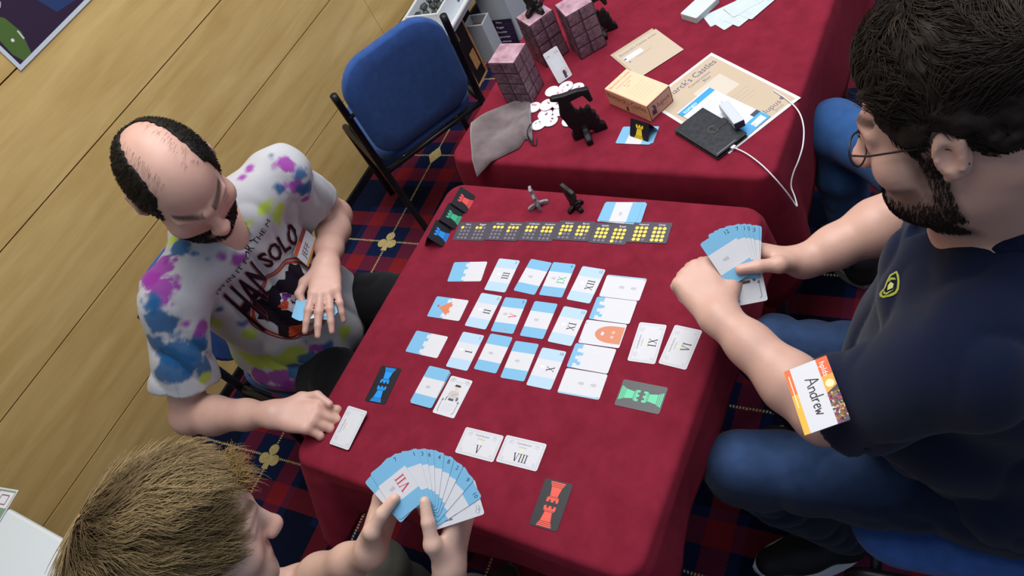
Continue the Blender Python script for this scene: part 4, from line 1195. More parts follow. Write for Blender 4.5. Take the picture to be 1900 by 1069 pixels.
def surface_nets(G, lo, v):
    S = G < 0
    cnt = np.zeros(tuple(x - 1 for x in S.shape), np.uint8)
    for a in (0, 1):
        for b in (0, 1):
            for c in (0, 1):
                cnt += S[a:S.shape[0]-1+a, b:S.shape[1]-1+b, c:S.shape[2]-1+c]
    cells = np.argwhere((cnt > 0) & (cnt < 8))
    idx = np.full(cnt.shape, -1, np.int32); idx[tuple(cells.T)] = np.arange(len(cells))
    cor = [(a, b, c) for a in (0, 1) for b in (0, 1) for c in (0, 1)]
    val = np.stack([G[cells[:, 0]+a, cells[:, 1]+b, cells[:, 2]+c] for a, b, c in cor], 1)
    acc = np.zeros((len(cells), 3)); num = np.zeros(len(cells))
    for i, ca in enumerate(cor):
        for j, cb in enumerate(cor):
            if j <= i or sum(abs(x - y) for x, y in zip(ca, cb)) != 1: continue
            m = (val[:, i] < 0) != (val[:, j] < 0)
            t = val[:, i] / (val[:, i] - val[:, j] + 1e-12)
            p = np.array(ca)[None] + t[:, None] * (np.array(cb) - np.array(ca))[None]
            acc[m] += p[m]; num[m] += 1
    V = lo + (cells + acc / num[:, None]) * v
    Q = []
    for ax in range(3):
        sl0 = [slice(None)] * 3; sl1 = [slice(None)] * 3
        sl0[ax] = slice(0, -1); sl1[ax] = slice(1, None)
        s0, s1 = S[tuple(sl0)], S[tuple(sl1)]
        e = np.argwhere(s0 != s1)
        o = [a for a in range(3) if a != ax]
        ok = np.all(e[:, o] > 0, axis=1) & np.all(e[:, o] < np.array(cnt.shape)[o], axis=1)
        e = e[ok]
        flip = s0[tuple(e.T)]
        def cell(d1, d2):
            q = e.copy(); q[:, o[0]] += d1; q[:, o[1]] += d2; return idx[tuple(q.T)]
        q4 = np.stack([cell(-1, -1), cell(0, -1), cell(0, 0), cell(-1, 0)], 1)
        if ax == 1: flip = ~flip
        q4[~flip] = q4[~flip][:, ::-1]
        Q.append(q4)
    return V.astype(np.float64), np.concatenate(Q)
def np_mesh(name, V, Q, mat, parent=None, col=None, smooth=True):
    me = bpy.data.meshes.new(name)
    me.vertices.add(len(V)); me.vertices.foreach_set('co', np.asarray(V, np.float32).ravel())
    k = Q.shape[1]
    me.loops.add(Q.size); me.loops.foreach_set('vertex_index', Q.astype(np.int32).ravel())
    me.polygons.add(len(Q)); me.polygons.foreach_set('loop_start', (np.arange(len(Q)) * k).astype(np.int32))
    me.polygons.foreach_set('use_smooth', np.full(len(Q), smooth))
    me.update(calc_edges=True); me.validate()
    if col is not None:
        ca = me.color_attributes.new('tint', 'FLOAT_COLOR', 'POINT')
        ca.data.foreach_set('color', np.c_[col, np.ones(len(col))].astype(np.float32).ravel())
    for mm in (mat if isinstance(mat, (list, tuple)) else [mat]): me.materials.append(mm)
    o = bpy.data.objects.new(name, me); C.objects.link(o)
    if parent is not None: o.parent = parent
    return o
# cheap smooth noise for folds, dye and hair
_rs = np.random.RandomState(11); _NG = _rs.rand(32, 32, 32).astype(np.float32)
def vnoise(P):
    P = np.asarray(P, np.float32); i = np.floor(P).astype(int); f = P - i; f = f * f * (3 - 2 * f)
    i &= 31; j = (i + 1) & 31
    def g(a, b, c): return _NG[a[..., 0], b[..., 1], c[..., 2]]
    x00 = g(i, i, i) * (1 - f[..., 0]) + g(j, i, i) * f[..., 0]; x10 = g(i, j, i) * (1 - f[..., 0]) + g(j, j, i) * f[..., 0]
    x01 = g(i, i, j) * (1 - f[..., 0]) + g(j, i, j) * f[..., 0]; x11 = g(i, j, j) * (1 - f[..., 0]) + g(j, j, j) * f[..., 0]
    y0 = x00 * (1 - f[..., 1]) + x10 * f[..., 1]; y1 = x01 * (1 - f[..., 1]) + x11 * f[..., 1]
    return y0 * (1 - f[..., 2]) + y1 * f[..., 2]
def fbm(P): return 0.6 * vnoise(P) + 0.27 * vnoise(np.asarray(P) * 2.1 + 7.3) + 0.13 * vnoise(np.asarray(P) * 4.3 + 3.1)

def tint_material(name, rough=.55, spec=.3, sss=0.0, bump=.15, bscale=300, sheen=0.0, vary=0.0, bdist=.001):
    m = bpy.data.materials.new(name); m.use_nodes = True
    N, L = nodes_of(m); b = N['Principled BSDF']
    a = N.new('ShaderNodeVertexColor'); a.layer_name = 'tint'
    tc = N.new('ShaderNodeTexCoord')
    n = N.new('ShaderNodeTexNoise'); n.inputs['Scale'].default_value = 45; n.inputs['Detail'].default_value = 4
    L.new(tc.outputs['Object'], n.inputs['Vector'])
    hs = N.new('ShaderNodeHueSaturation'); L.new(a.outputs[0], hs.inputs['Color'])
    ma = N.new('ShaderNodeMath'); ma.operation = 'MULTIPLY_ADD'; ma.inputs[1].default_value = vary; ma.inputs[2].default_value = 1 - vary / 2
    L.new(n.outputs['Fac'], ma.inputs[0]); L.new(ma.outputs[0], hs.inputs['Value'])
    L.new(hs.outputs[0], b.inputs['Base Color'])
    b.inputs['Roughness'].default_value = rough; b.inputs['Specular IOR Level'].default_value = spec; b.inputs['Sheen Weight'].default_value = sheen
    if sss:
        b.inputs['Subsurface Weight'].default_value = sss; b.inputs['Subsurface Radius'].default_value = (.012, .004, .002); b.inputs['Subsurface Scale'].default_value = 0.6
    n2 = N.new('ShaderNodeTexNoise'); n2.inputs['Scale'].default_value = bscale; n2.inputs['Detail'].default_value = 2
    L.new(tc.outputs['Object'], n2.inputs['Vector'])
    bp = N.new('ShaderNodeBump'); bp.inputs['Strength'].default_value = bump; bp.inputs['Distance'].default_value = bdist
    L.new(n2.outputs['Fac'], bp.inputs['Height']); L.new(bp.outputs[0], b.inputs['Normal'])
    return m
skin_m = tint_material('skin', rough=.42, spec=.35, sss=.12, bump=.12, bscale=380, vary=.16)
cloth_m = tint_material('woven_cotton', rough=.9, spec=.12, bump=.25, bscale=900, sheen=.1, vary=.10)
denim_m = tint_material('denim', rough=.9, spec=.12, bump=.4, bscale=700, sheen=.1, vary=.25)
hair_m = tint_material('hair', rough=.68, spec=.22, bump=.5, bscale=500, vary=.35)

def head_frame(yaw, pitch, roll):
    y, p, r = [math.radians(a) for a in (yaw, pitch, roll)]
    F = np.array([math.cos(p) * math.cos(y), math.cos(p) * math.sin(y), -math.sin(p)])
    Rt = np.array([math.sin(y), -math.cos(y), 0.0]); U = np.cross(Rt, F)
    c, s = math.cos(r), math.sin(r)
    return np.stack([c * Rt + s * U, F, -s * Rt + c * U], 1)       # right, forward, up

def add_head(Fd, c, H, k=1.0, nose=1.0, jaw=1.0):
    """skull, face, nose, brow, lips, ears; local axes right / forward / up"""
    def W(x, y, z): return np.asarray(c) + H @ (np.array([x, y, z]) * k)
    def el(x, y, z, r, kk, R=None): Fd.ell(W(x, y, z), np.array(r) * k, H if R is None else H @ R, kk)
    el(0, -.008, .040, (.076, .098, .086), .02)
    el(0, .034, -.025, (.064, .064, .082), .03)
    el(0, .055, -.080, (.044 * jaw, .042, .032), .03)
    el(0, .030, -.070, (.056 * jaw, .055, .036), .03)
    for s in (-1, 1):
        el(s * .047, .062, -.020, (.024, .024, .024), .02)              # cheekbone
        Fd.cap(W(s * .012, .092, .030), W(s * .046, .074, .026), .0105 * k, .009 * k, .012)   # brow
        Fd.cap(W(s * .020, .086, .012), W(s * .040, .079, .010), .0105 * k, .009 * k, .006)   # closed lids
        # ear
        E = rotm(0, 0, -s * .35)
        el(s * .079, -.012, .004, (.009, .019, .031), .004, E)
        Fd.cap(W(s * .082, -.026, .020), W(s * .083, -.020, -.012), .0055 * k, .005 * k, .003)
        Fd.cap(W(s * .076, -.002, -.024), W(s * .079, -.010, -.020), .007 * k, .006 * k, .005)
        el(s * .011, .108, -.026, (.0085, .009, .008), .006)             # nostril wing
    Fd.cap(W(0, .092, .022), W(0, .112, -.016), .0085 * k, .0115 * k * nose, .012)
    el(0, .116, -.021, (.0125 * nose, .0125, .0115), .008)
    Fd.cap(W(-.020, .090, -.052), W(.020, .090, -.052), .006 * k, .006 * k, .006)
    Fd.cap(W(-.012, .095, -.051), W(.012, .095, -.051), .0062 * k, .0062 * k, .006)
    Fd.cap(W(-.013, .092, -.061), W(.013, .092, -.061), .0078 * k, .0078 * k, .006)
    el(0, .082, -.092, (.020, .018, .017), .014)
    for s in (-1, 1): Fd.sub(f_ell(W(s * .0875, -.010, .004), np.array([.0065, .0085, .016]) * k, H)[0], .003)
    return W

FING = [(.0265, .088, (.043, .027, .022), .0094), (.0085, .092, (.047, .031, .023), .0096), (-.0095, .087, (.043, .029, .023), .0092), (-.0265, .078, (.035, .022, .020), .0082)]
def add_hand(Fd, W0, D, N, side, curls, spread=6, thumb=None, k=1.0, thumb_bend=.012, wr=.021):
    """wrist W0, finger direction D, palm normal N; curls = 4 x (mcp, pip, dip) degrees; thumb = world tip"""
    D = unit(D); N = unit(np.asarray(N) - D * np.dot(N, D)); w = np.cross(D, N) if side == 'R' else np.cross(N, D)
    W0 = np.asarray(W0, float)
    def P(l, d, n=0.0): return W0 + k * (w * l + D * d + N * n)
    for i, (l, kn, ph, r) in enumerate(FING):
        Fd.cap(P(l * .55, .004), P(l, kn), (.0145 - .0008 * i) * k, .0112 * k, .014)
    Fd.ell(P(.002, .048, .004), np.array([.036, .045, .0125]) * k, np.stack([w, D, N], 1), .012)
    tips = []
    for i, (l, kn, ph, r) in enumerate(FING):
        p = P(l, kn); a = 0.0
        sp = math.radians(spread) * (1.5 - i)
        d0 = math.cos(sp) * D + math.sin(sp) * w
        pts = [p]; cu = curls[i]
        for L_, c_ in zip(ph, cu):
            a += math.radians(c_)
            p = p + k * L_ * (math.cos(a) * d0 + math.sin(a) * N); pts.append(p)
        rr = [r * 1.04, r * .98, r * .88, r * .74]
        for j in range(3): Fd.cap(pts[j], pts[j+1], rr[j] * k, rr[j+1] * k, .0035 if j else .007)
        Fd.cap(pts[1], pts[1], r * 1.06 * k, r * 1.06 * k, .003)
        tips.append(pts[-1])
    b0 = P(.014, .014, .006)
    if thumb is None: thumb = P(.050, .100, .030)
    thumb = np.asarray(thumb, float)
    m1 = b0 + k * .046 * unit(unit(thumb - b0) * .75 + w * .55)
    v = thumb - m1; L = np.linalg.norm(v); lim = .066 * k
    if L > lim: thumb = m1 + v / L * lim
    side_ = unit(w * .6 + N * -.2)
    ip = m1 + (thumb - m1) * .53 + side_ * thumb_bend * k
    Fd.cap(b0, m1, .0165 * k, .0125 * k, .014); Fd.cap(m1, ip, .0118 * k, .0105 * k, .006); Fd.cap(ip, thumb, .0105 * k, .0082 * k, .004)
    Fd.cap(P(.012, .02, .004), m1, .012 * k, .010 * k, .012)
    return tips, P
def add_arm(Fd, sh, el, wrp, k=1.0):
    sh, el, wrp = [np.asarray(q, float) for q in (sh, el, wrp)]
    Fd.cap(sh, sh + (el - sh) * .5, .050 * k, .046 * k, .02); Fd.cap(sh + (el - sh) * .5, el, .046 * k, .038 * k, .02)
    Fd.cap(el, el, .0395 * k, .0395 * k, .02)
    a = el + (wrp - el) * .30; Fd.cap(el, a, .0375 * k, .0425 * k, .02); Fd.cap(a, el + (wrp - el) * .7, .0425 * k, .032 * k, .02); Fd.cap(el + (wrp - el) * .7, wrp, .032 * k, .0255 * k, .02)
def flat_wrist(Fd, wrp, D, N, side, k=1.0):
    D = unit(D); N = unit(np.asarray(N) - D * np.dot(N, D)); w = np.cross(D, N)
    Fd.ell(np.asarray(wrp) + D * .004, np.array([.029, .034, .020]) * k, np.stack([w, D, N], 1), .02)

def strands(name, roots, dirs, normals, length, rad, col, parent, curl=0.3, gravity=0.0, segs=5, seed=0, lift=0.35, colvar=.25, wave=None):
    """hair locks as thin tapering three-sided tubes"""
    rs = np.random.RandomState(seed); n = len(roots)
    p = np.array(roots, float); d = np.array(dirs, float); nr = np.array(normals, float)
    L = np.asarray(length) * (0.75 + .5 * rs.rand(n)); ph = rs.rand(n) * 6.28 if wave is None else wave + rs.rand(n) * .6; fr = 1.0 + 2.0 * rs.rand(n) if wave is None else 1.6 + .3 * rs.rand(n)
    rings = []; side = np.cross(d, nr); side /= np.linalg.norm(side, axis=1)[:, None] + 1e-9
    cur = p.copy()
    for s in range(segs + 1):
        t = s / segs
        r = rad * (1 - .8 * t) * np.ones(n)
        for q in range(3):
            a = 2 * PI * q / 3
            rings.append(cur + (math.cos(a) * side + math.sin(a) * nr) * r[:, None])
        step = d * (1 - .15 * t) + nr * (lift * (1 - 1.6 * t)) + side * (np.sin(ph + fr * t * 4) * curl)[:, None] + np.array([0, 0, -1.0]) * gravity * t
        step /= np.linalg.norm(step, axis=1)[:, None]
        cur = cur + step * (L / segs)[:, None]
    R = np.stack(rings, 1)                         # n, (segs+1)*3, 3
    m = (segs + 1) * 3; V = R.reshape(-1, 3); F = []
    base = np.arange(n)[:, None] * m
    for s in range(segs):
        for q in range(3):
            a, b = s * 3 + q, s * 3 + (q + 1) % 3
            F.append(np.stack([base[:, 0] + a, base[:, 0] + b, base[:, 0] + b + 3, base[:, 0] + a + 3], 1))
    Q = np.concatenate(F)
    col = np.asarray(col, float)
    cc = col[None] * (1 - colvar / 2 + colvar * rs.rand(n))[:, None] if col.ndim == 1 else col
    cv = np.repeat(cc, m, axis=0)
    o = np_mesh(name, V, Q, hair_m, parent, cv)
    return o
def unhex(h): return np.array(lin(h)[:3])

# ================================================================== people
def v3(*a): return np.array(a, float)
def lerp(a, b, t): return np.asarray(a, float) * (1 - t) + np.asarray(b, float) * t
def axes_of(J):
    rgt = unit(J['shR'] - J['shL']); up = unit(J['nb'] - J['hip']); up = unit(up - rgt * np.dot(up, rgt)); fr = np.cross(up, rgt)
    return rgt, up, fr
def torso(Fd, J, belly=.12, chest=.11, wide=.165, grow=0.0, k=.06, hips=True):
    rgt, up, fr = axes_of(J); R3 = np.stack([rgt, up, fr], 1); g = grow
    H, N_ = J['hip'], J['nb']; L = np.linalg.norm(N_ - H)
    Fd.ell(lerp(H, N_, .06), (wide + .005 + g, .13 + g, .115 + g), R3, k)
    Fd.ell(lerp(H, N_, .32) + fr * (belly - .10) * .8, (wide - .005 + g, .17 + g, belly + g), R3, k)
    Fd.ell(lerp(H, N_, .66) + fr * .012, (wide + .004 + g, .19 + g, chest + g), R3, k)
    a, b = J['shL'] + (J['nb'] - J['shL']) * .1, J['shR'] + (J['nb'] - J['shR']) * .1
    Fd.cap(a - up * .012, b - up * .012, .054 + g, .054 + g, k)
    for s in ('shL', 'shR'): Fd.cap(J['nb'] - up * .02, J[s], .044 + g, .052 + g, k * .7)
def legs(Fd, J, g=0.0, k=.03):
    for s in 'LR':
        h, kn, an = J['hp' + s], J['kn_' + s], J['an' + s]
        Fd.cap(h, lerp(h, kn, .5), .088 + g, .074 + g, k); Fd.cap(lerp(h, kn, .5), kn, .074 + g, .060 + g, k)
        Fd.cap(kn, lerp(kn, an, .3), .058 + g, .056 + g, k); Fd.cap(lerp(kn, an, .3), an, .056 + g, .046 + g, k)
    Fd.cap(J['hpL'], J['hpR'], .10 + g, .10 + g, .05)
def thin_legs(B, J):
    for s in 'LR': B.cap(J['hp' + s], J['kn_' + s], .05, .034, .01); B.cap(J['kn_' + s], J['an' + s], .034, .03, .01)
def folds(amp, sc, stretch=(1, 1, 1), seed=0.0):
    st = np.asarray(stretch, np.float32)
    def fn(P):
        n = vnoise(P * (st * sc) + seed); m = vnoise(P * (st[[1, 2, 0]] * sc * .6) + seed + 5)
        return amp * ((1 - np.abs(2 * n - 1)) ** 2 - .35) + amp * .6 * (m - .5)
    return fn
def skin_tint(V, base, c, H, k, brow='#1c1512', lips='#9c5a52', red=.10, beard=None, browz=.036):
    col = np.tile(unhex(base), (len(V), 1))
    q = ((V - np.asarray(c)) @ H) / k
    x, y, z = q.T
    n = fbm(V * 38.0)
    col *= (0.93 + .14 * fbm(V * 14.0))[:, None]
    hd = (np.abs(x) < .1) & (np.abs(z) < .15) & (np.abs(y) < .15)
    bl = np.exp(-((np.abs(x) - .035) / .02) ** 2 - ((z + .022) / .018) ** 2) * (y > .05) * hd
    nb_ = np.exp(-(x / .014) ** 2 - ((z + .018) / .014) ** 2) * (y > .09) * hd
    col[:, 1:] *= (1 - 0.18 * np.clip(bl + nb_, 0, 1))[:, None]
    bm_ = np.clip(1.5 - np.abs(z - browz - .004 * np.abs(x) / .03) / .0055, 0, 1) * (np.abs(x) > .010) * (np.abs(x) < .052) * (y > .06) * hd * np.clip(n * 2.2, .3, 1)
    col = col * (1 - .85 * bm_)[:, None] + unhex(brow) * (.85 * bm_)[:, None]
    lp = np.exp(-((z + .056) / .0075) ** 4) * (np.abs(x) < .021) * (y > .085) * hd
    col = col * (1 - .7 * lp)[:, None] + unhex(lips) * (.7 * lp)[:, None]
    if beard is not None:
        bc, full = beard
        m = np.clip((-.034 - z) / .008, 0, 1) * np.clip((y - (.010 + .35 * (z + .10))) / .012, 0, 1) * np.clip((z + .150) / .02, 0, 1) * hd * (1 - lp)
        side = np.clip((np.abs(x) - .050) / .008, 0, 1) * np.clip((y + .002) / .010, 0, 1) * np.clip((.045 - y) / .012, 0, 1) * np.clip((.010 - z) / .012, 0, 1) * hd * (np.abs(x) < .078)
        m = np.clip(np.maximum(m, side) * full * np.clip(.45 + n, 0, 1), 0, 1)
        col = col * (1 - m)[:, None] + unhex(bc) * m[:, None]
    return col
def scalp_points(n, H, c, k, mask, ctr, rad, seed):
    """random roots on a skull-shaped ellipsoid where mask(local) holds; returns world roots, normals, local points"""
    rs = np.random.RandomState(seed); d = rs.randn(n * 4, 3); d /= np.linalg.norm(d, axis=1)[:, None]
    p = np.asarray(ctr) + d * np.asarray(rad); nn = d / np.asarray(rad); nn /= np.linalg.norm(nn, axis=1)[:, None]
    ok = mask(p); p, nn = p[ok][:n], nn[ok][:n]
    return np.asarray(c) + (p * k) @ H.T, nn @ H.T, p, nn
def flow(nn_w, want_w):
    d = np.asarray(want_w, float); d = np.broadcast_to(d, nn_w.shape) if d.ndim == 1 else d
    t = d - nn_w * (d * nn_w).sum(1)[:, None]
    return t / (np.linalg.norm(t, axis=1)[:, None] + 1e-9)
def bvh_of(o):
    me = o.data; V = np.empty(len(me.vertices) * 3, np.float32); me.vertices.foreach_get('co', V)
    Q = np.empty(len(me.loops), np.int32); me.loops.foreach_get('vertex_index', Q)
    return BVHTree.FromPolygons([tuple(v) for v in V.reshape(-1, 3).tolist()], [tuple(q) for q in Q.reshape(-1, 4).tolist()])
def hit(bv, u, v):
    r = bv.ray_cast(Vector((0, 0, CAMH)), Vector(unit(ray(u, v)).tolist()))
    return None if r[0] is None else np.array(r[0])
class Decal:
    """flat print laid on a garment: plane coordinates (s, t) pressed onto the cloth along -normal"""
    def __init__(s, bv, org, rgt, up):
        s.bv = bv; s.o = np.asarray(org, float); s.r = unit(rgt); s.u = unit(np.asarray(up) - s.r * np.dot(up, s.r)); s.n = np.cross(s.r, s.u); s.mb = MB(); s.lay = .0010
    def st(s, p): d = np.asarray(p) - s.o; return np.array([d @ s.r, d @ s.u])
    def add(s, V2, F, mat, maxe=.010):
        bm = bmesh.new(); vs_ = [bm.verts.new((p[0], p[1], 0)) for p in V2]
        for f in F:
            try: bm.faces.new([vs_[i] for i in f])
            except ValueError: pass
        bmesh.ops.triangulate(bm, faces=list(bm.faces))
        for _ in range(6):
            lg = [e for e in bm.edges if e.calc_length() > maxe]
            if not lg: break
            bmesh.ops.subdivide_edges(bm, edges=lg, cuts=1); bmesh.ops.triangulate(bm, faces=[f for f in bm.faces if len(f.verts) > 3])
        bm.verts.index_update(); out = []; ok = []
        for v in bm.verts:
            p = s.o + s.r * v.co.x + s.u * v.co.y
            h = s.bv.ray_cast(Vector((p + s.n * .25).tolist()), Vector((-s.n).tolist()))
            if h[0] is None: out.append((0, 0, 0)); ok.append(False)
            else: out.append(tuple(np.array(h[0]) + s.n * s.lay)); ok.append(True)
        F2 = [tuple(v.index for v in f.verts) for f in bm.faces]
        F2 = [f for f in F2 if all(ok[i] for i in f) and max(np.linalg.norm(np.array(out[f[a]]) - np.array(out[f[a-1]])) for a in range(3)) < .04]
        bm.free(); s.mb.add(out, F2, mat)
    def poly(s, pts, c): s.add(pts, [tuple(range(len(pts)))], flat(c, .8, .1) if isinstance(c, str) else c)
    def text(s, t, A, B, h, c, bold=0.0, slant=0.0):
        A, B = np.asarray(A), np.asarray(B); V, F, wd = text_polys(t, bold); L = np.linalg.norm(B - A); ex = (B - A) / L; ey = np.array([-ex[1], ex[0]])
        P = [A + ex * ((v[0] / wd + .5) * L + slant * h * (v[1] + .35)) + ey * (v[1] + .35) * h for v in V]
        s.add([tuple(p) for p in P], F, flat(c, .8, .1))
    def quad_text(s, t, bl, br, tr, tl, c, bold=0.0):
        V, F, wd = text_polys(t, bold); bl, br, tr, tl = [np.asarray(q, float) for q in (bl, br, tr, tl)]
        P = []
        for v in V:
            a, b = v[0] / wd + .5, (v[1] + .35) / .70
            P.append(tuple((bl * (1 - a) + br * a) * (1 - b) + (tl * (1 - a) + tr * a) * b))
        s.add(P, F, flat(c, .8, .1))
    def ring(s, c, r0, r1, col, a0=0, a1=360, n=48):
        for i in range(n):
            b0, b1 = math.radians(a0 + (a1 - a0) * i / n), math.radians(a0 + (a1 - a0) * (i + 1) / n)
            s.poly([(c[0] + r0 * math.cos(b0), c[1] + r0 * math.sin(b0)), (c[0] + r1 * math.cos(b0), c[1] + r1 * math.sin(b0)), (c[0] + r1 * math.cos(b1), c[1] + r1 * math.sin(b1)), (c[0] + r0 * math.cos(b1), c[1] + r0 * math.sin(b1))], col)
    def blob(s, c, rx, ry, col, seed=0, n=22, rough=.25):
        r = random.Random(seed); s.poly([(c[0] + rx * (1 + r.uniform(-rough, rough)) * math.cos(2*PI*i/n), c[1] + ry * (1 + r.uniform(-rough, rough)) * math.sin(2*PI*i/n)) for i in range(n)], col)
def shoe(name, parent, heel, toe, body, sole, w=.054):
    heel, toe = np.asarray(heel, float), np.asarray(toe, float); ax = unit(toe - heel); L = np.linalg.norm(toe - heel)
    Fd = Field(.006); lat = np.cross([0, 0, 1.0], ax)
    Fd.cap(heel + ax * .03 + [0, 0, .05], heel + ax * .03 + [0, 0, .10], .040, .043, .02); Fd.cap(heel + ax * .035 + [0, 0, .045], heel + ax * L * .55 + [0, 0, .045], .040, .042, .03)
    Fd.cap(heel + ax * L * .5 + [0, 0, .042], toe - ax * .045 + [0, 0, .034], .044, .036, .03)
    Fd.keep(lambda P: .018 - (P[..., 2] - heel[2]))
    V, Q = Fd.mesh(); up_ = np_mesh(name, V, Q, flat(body, .7), parent)
    out = []
    for t in np.linspace(0, 1, 14): out.append(heel[:2] + ax[:2] * (t * L) + lat[:2] * (w * math.sin(PI * min(1, max(.03, t * .97 + .03))) ** .45) * (1 if t < .99 else .5))
    for t in np.linspace(1, 0, 14): out.append(heel[:2] + ax[:2] * (t * L) - lat[:2] * (w * math.sin(PI * min(1, max(.03, t * .97 + .03))) ** .45) * (1 if t < .99 else .5))
    q = MB(); q.prism([tuple(p) for p in out], heel[2], heel[2] + .034, flat(sole, .6)); q.build('shoe_sole', up_)

# ------------------------------------------------------------------ man in the tie-dye shirt, left of the table
def build_tiedye_man():
    J = dict(nb=v3(-1.508, .612, 1.086), shR=v3(-1.492, .423, 1.043), shL=v3(-1.436, .787, 1.039), elR=v3(-1.533, .254, .798), wrR=v3(-1.285, .312, .812),
             elL=v3(-1.524, .882, .769), wrL=v3(-1.372, .690, .835), hip=v3(-1.655, .639, .577),
             hpL=v3(-1.64, .735, .545), hpR=v3(-1.64, .545, .545), kn_L=v3(-1.20, .80, .585), kn_R=v3(-1.20, .50, .585), anL=v3(-1.22, .82, .09), anR=v3(-1.25, .50, .09))
    hc = v3(-1.386, .575, 1.253); H = head_frame(-22.7, 37, 4); k = 1.07
    B = Field(.0034)
    W = add_head(B, hc, H, k)
    B.cap(W(0, -.03, -.045), J['nb'] + v3(.01, 0, .0), .055, .060, .03); B.cap(W(0, .005, -.06), J['nb'] + v3(.03, -.01, -.02), .05, .05, .03)
    torso(B, J, belly=.105, chest=.095, wide=.14, grow=-.015)
    for s in 'RL': add_arm(B, J['sh' + s], J['el' + s], J['wr' + s], 1.0)
    # right hand reaching over the table edge, finger tips on the white card
    DR = unit(v3(.83, .28, -.28)); NR = v3(-.30, -.10, -1.0)
    flat_wrist(B, J['wrR'], DR, NR, 'R'); 
    add_hand(B, J['wrR'], DR, NR, 'R', [(30, 42, 25), (34, 44, 25), (38, 44, 25), (42, 42, 25)], spread=5, thumb=at(646, 757, .768), k=1.04)
    # left hand laid over the held cards, fingers down
    DL = unit(at(603, 534, .835) - J['wrL']); NL = v3(-.55, .25, -.75)
    flat_wrist(B, J['wrL'], DL, NL, 'L')
    tips, P_ = add_hand(B, J['wrL'], DL, NL, 'L', [(14, 14, 8), (10, 16, 10), (12, 18, 10), (20, 22, 12)], spread=8, k=1.02)
    thin_legs(B, J)
    V, Q = B.mesh()
    col = skin_tint(V, '#c9a091', hc, H, k, beard=('#1d1613', .92))
    # thin stubble shade on the crown sides
    q = ((V - hc) @ H) / k; st = np.clip((q[:, 2] - .05) / .02, 0, 1) * np.clip((np.abs(q[:, 0]) - .030) / .03, 0, 1) * (q[:, 2] < .2) * (np.abs(q[:, 1]) < .12) * (np.abs(q[:, 0]) < .1)
    col = col * (1 - .35 * st * fbm(V * 90.0))[:, None]
    man = np_mesh('person', V, Q, skin_m, None, col)
    tag(man, 'balding bearded man in tie-dye shirt placing a card at the table edge', 'person', 'people at the tables')
    # side and back hair
    def mask(p):
        x, y, z = p.T
        bald = ((x / (.045 + .12 * np.clip(y, 0, .1))) ** 2 + ((y - .02) / .118) ** 2 < 1) & (z > .02)
        zmin = np.interp(y, [-.11, -.06, -.03, 0, .02, .045], [-.075, -.075, -.035, .018, -.010, .0])
        return (~bald) & (z > zmin) & (y < .052 - .25 * np.maximum(0, z - .05))
    Fd = Field(.0036)
    Fd.ell(W(0, -.008, .040), np.array([.0805, .1025, .088]) * k, H, .01)
    def keepf(P):
        p = ((P - hc.astype(np.float32)) @ H.astype(np.float32)) / k; x, y, z = p[..., 0], p[..., 1], p[..., 2]
        nz = (vnoise(p * 130) - .5) * .010
        bald = 1 - np.sqrt((x / (.045 + .12 * np.clip(y, 0, .1))) ** 2 + ((y - .02) / .118) ** 2); bald = np.where(z > .01, bald * .06, -1.0)
        zmin = np.interp(y, [-.11, -.06, -.03, 0, .02, .045], [-.075, -.075, -.035, .018, -.010, .0])
        return (np.maximum(np.maximum(bald, zmin - z), y - .050 + .25 * np.maximum(0, z - .05)) + nz) * k
    Fd.keep(keepf, .002); Fd.disp = lambda P: (vnoise(P * 260) - .5) * .003
    V, Q = Fd.mesh(); hr = np_mesh('hair', V, Q, hair_m, man, np.tile(unhex('#17130f'), (len(V), 1)) * (.8 + .5 * vnoise(V * 200)[:, None]))
    r0, n0, p0, _ = scalp_points(2600, H, hc, k, mask, (0, -.008, .040), (.079, .101, .087), 3)
    want = np.stack([0 * p0[:, 0], -.3 - 0 * p0[:, 1], -1 + 0 * p0[:, 2]], 1) @ H.T
    o = strands('hair_strands', r0, flow(n0, want), n0, .016, .0009, unhex('#15110e'), man, lift=.45, curl=.3, segs=3, seed=1); o['kind'] = 'stuff'
    rr, rn, rp, _ = scalp_points(520, H, hc, k, lambda p: (~mask(p)) & (p[:, 2] > .05) & (p[:, 1] < .045) & (np.abs(p[:, 0]) > .022), (0, -.008, .040), (.0765, .0985, .0865), 8)
    o = strands('thin_hair', rr, flow(rn, np.stack([.6 + 0 * rp[:, 0], .3 + 0 * rp[:, 0], 0 * rp[:, 0]], 1) @ H.T), rn, .014, .00020, unhex('#5a463c'), man, lift=.12, curl=.3, segs=3, seed=12); o['kind'] = 'stuff'
    # beard
    rs = np.random.RandomState(5); pts = []
    bvb = bvh_of(man); roots = []; nrm = []
    for _ in range(2600):
        a = rs.uniform(-1.45, 1.45); zz = rs.uniform(-.135, -.034)
        if abs(a) > .75 and zz < -.11: continue
        if abs(a) < .28 and -.066 < zz < -.047: continue
        dr = v3(math.sin(a), math.cos(a), 0); p = W(dr[0] * .25, dr[1] * .25, zz * 1.0); d_ = H @ (-dr)
        h = bvb.ray_cast(Vector(p.tolist()), Vector(d_.tolist()))
        if h[0] is not None and h[3] < .28: roots.append(np.array(h[0])); nrm.append(np.array(h[1]))
    roots = np.array(roots); nrm = np.array(nrm)
    o = strands('beard', roots, flow(nrm, H @ v3(0, .25, -1)), nrm, .013, .00085, unhex('#1b1411'), man, lift=.7, curl=.35, segs=3, seed=2); o['kind'] = 'stuff'
    # T-shirt
    S = Field(.0046); rgt, up, fr = axes_of(J)
    torso(S, J, belly=.140, chest=.108, wide=.172, grow=.006)
    hem = J['hip'] - up * .085 + fr * .02
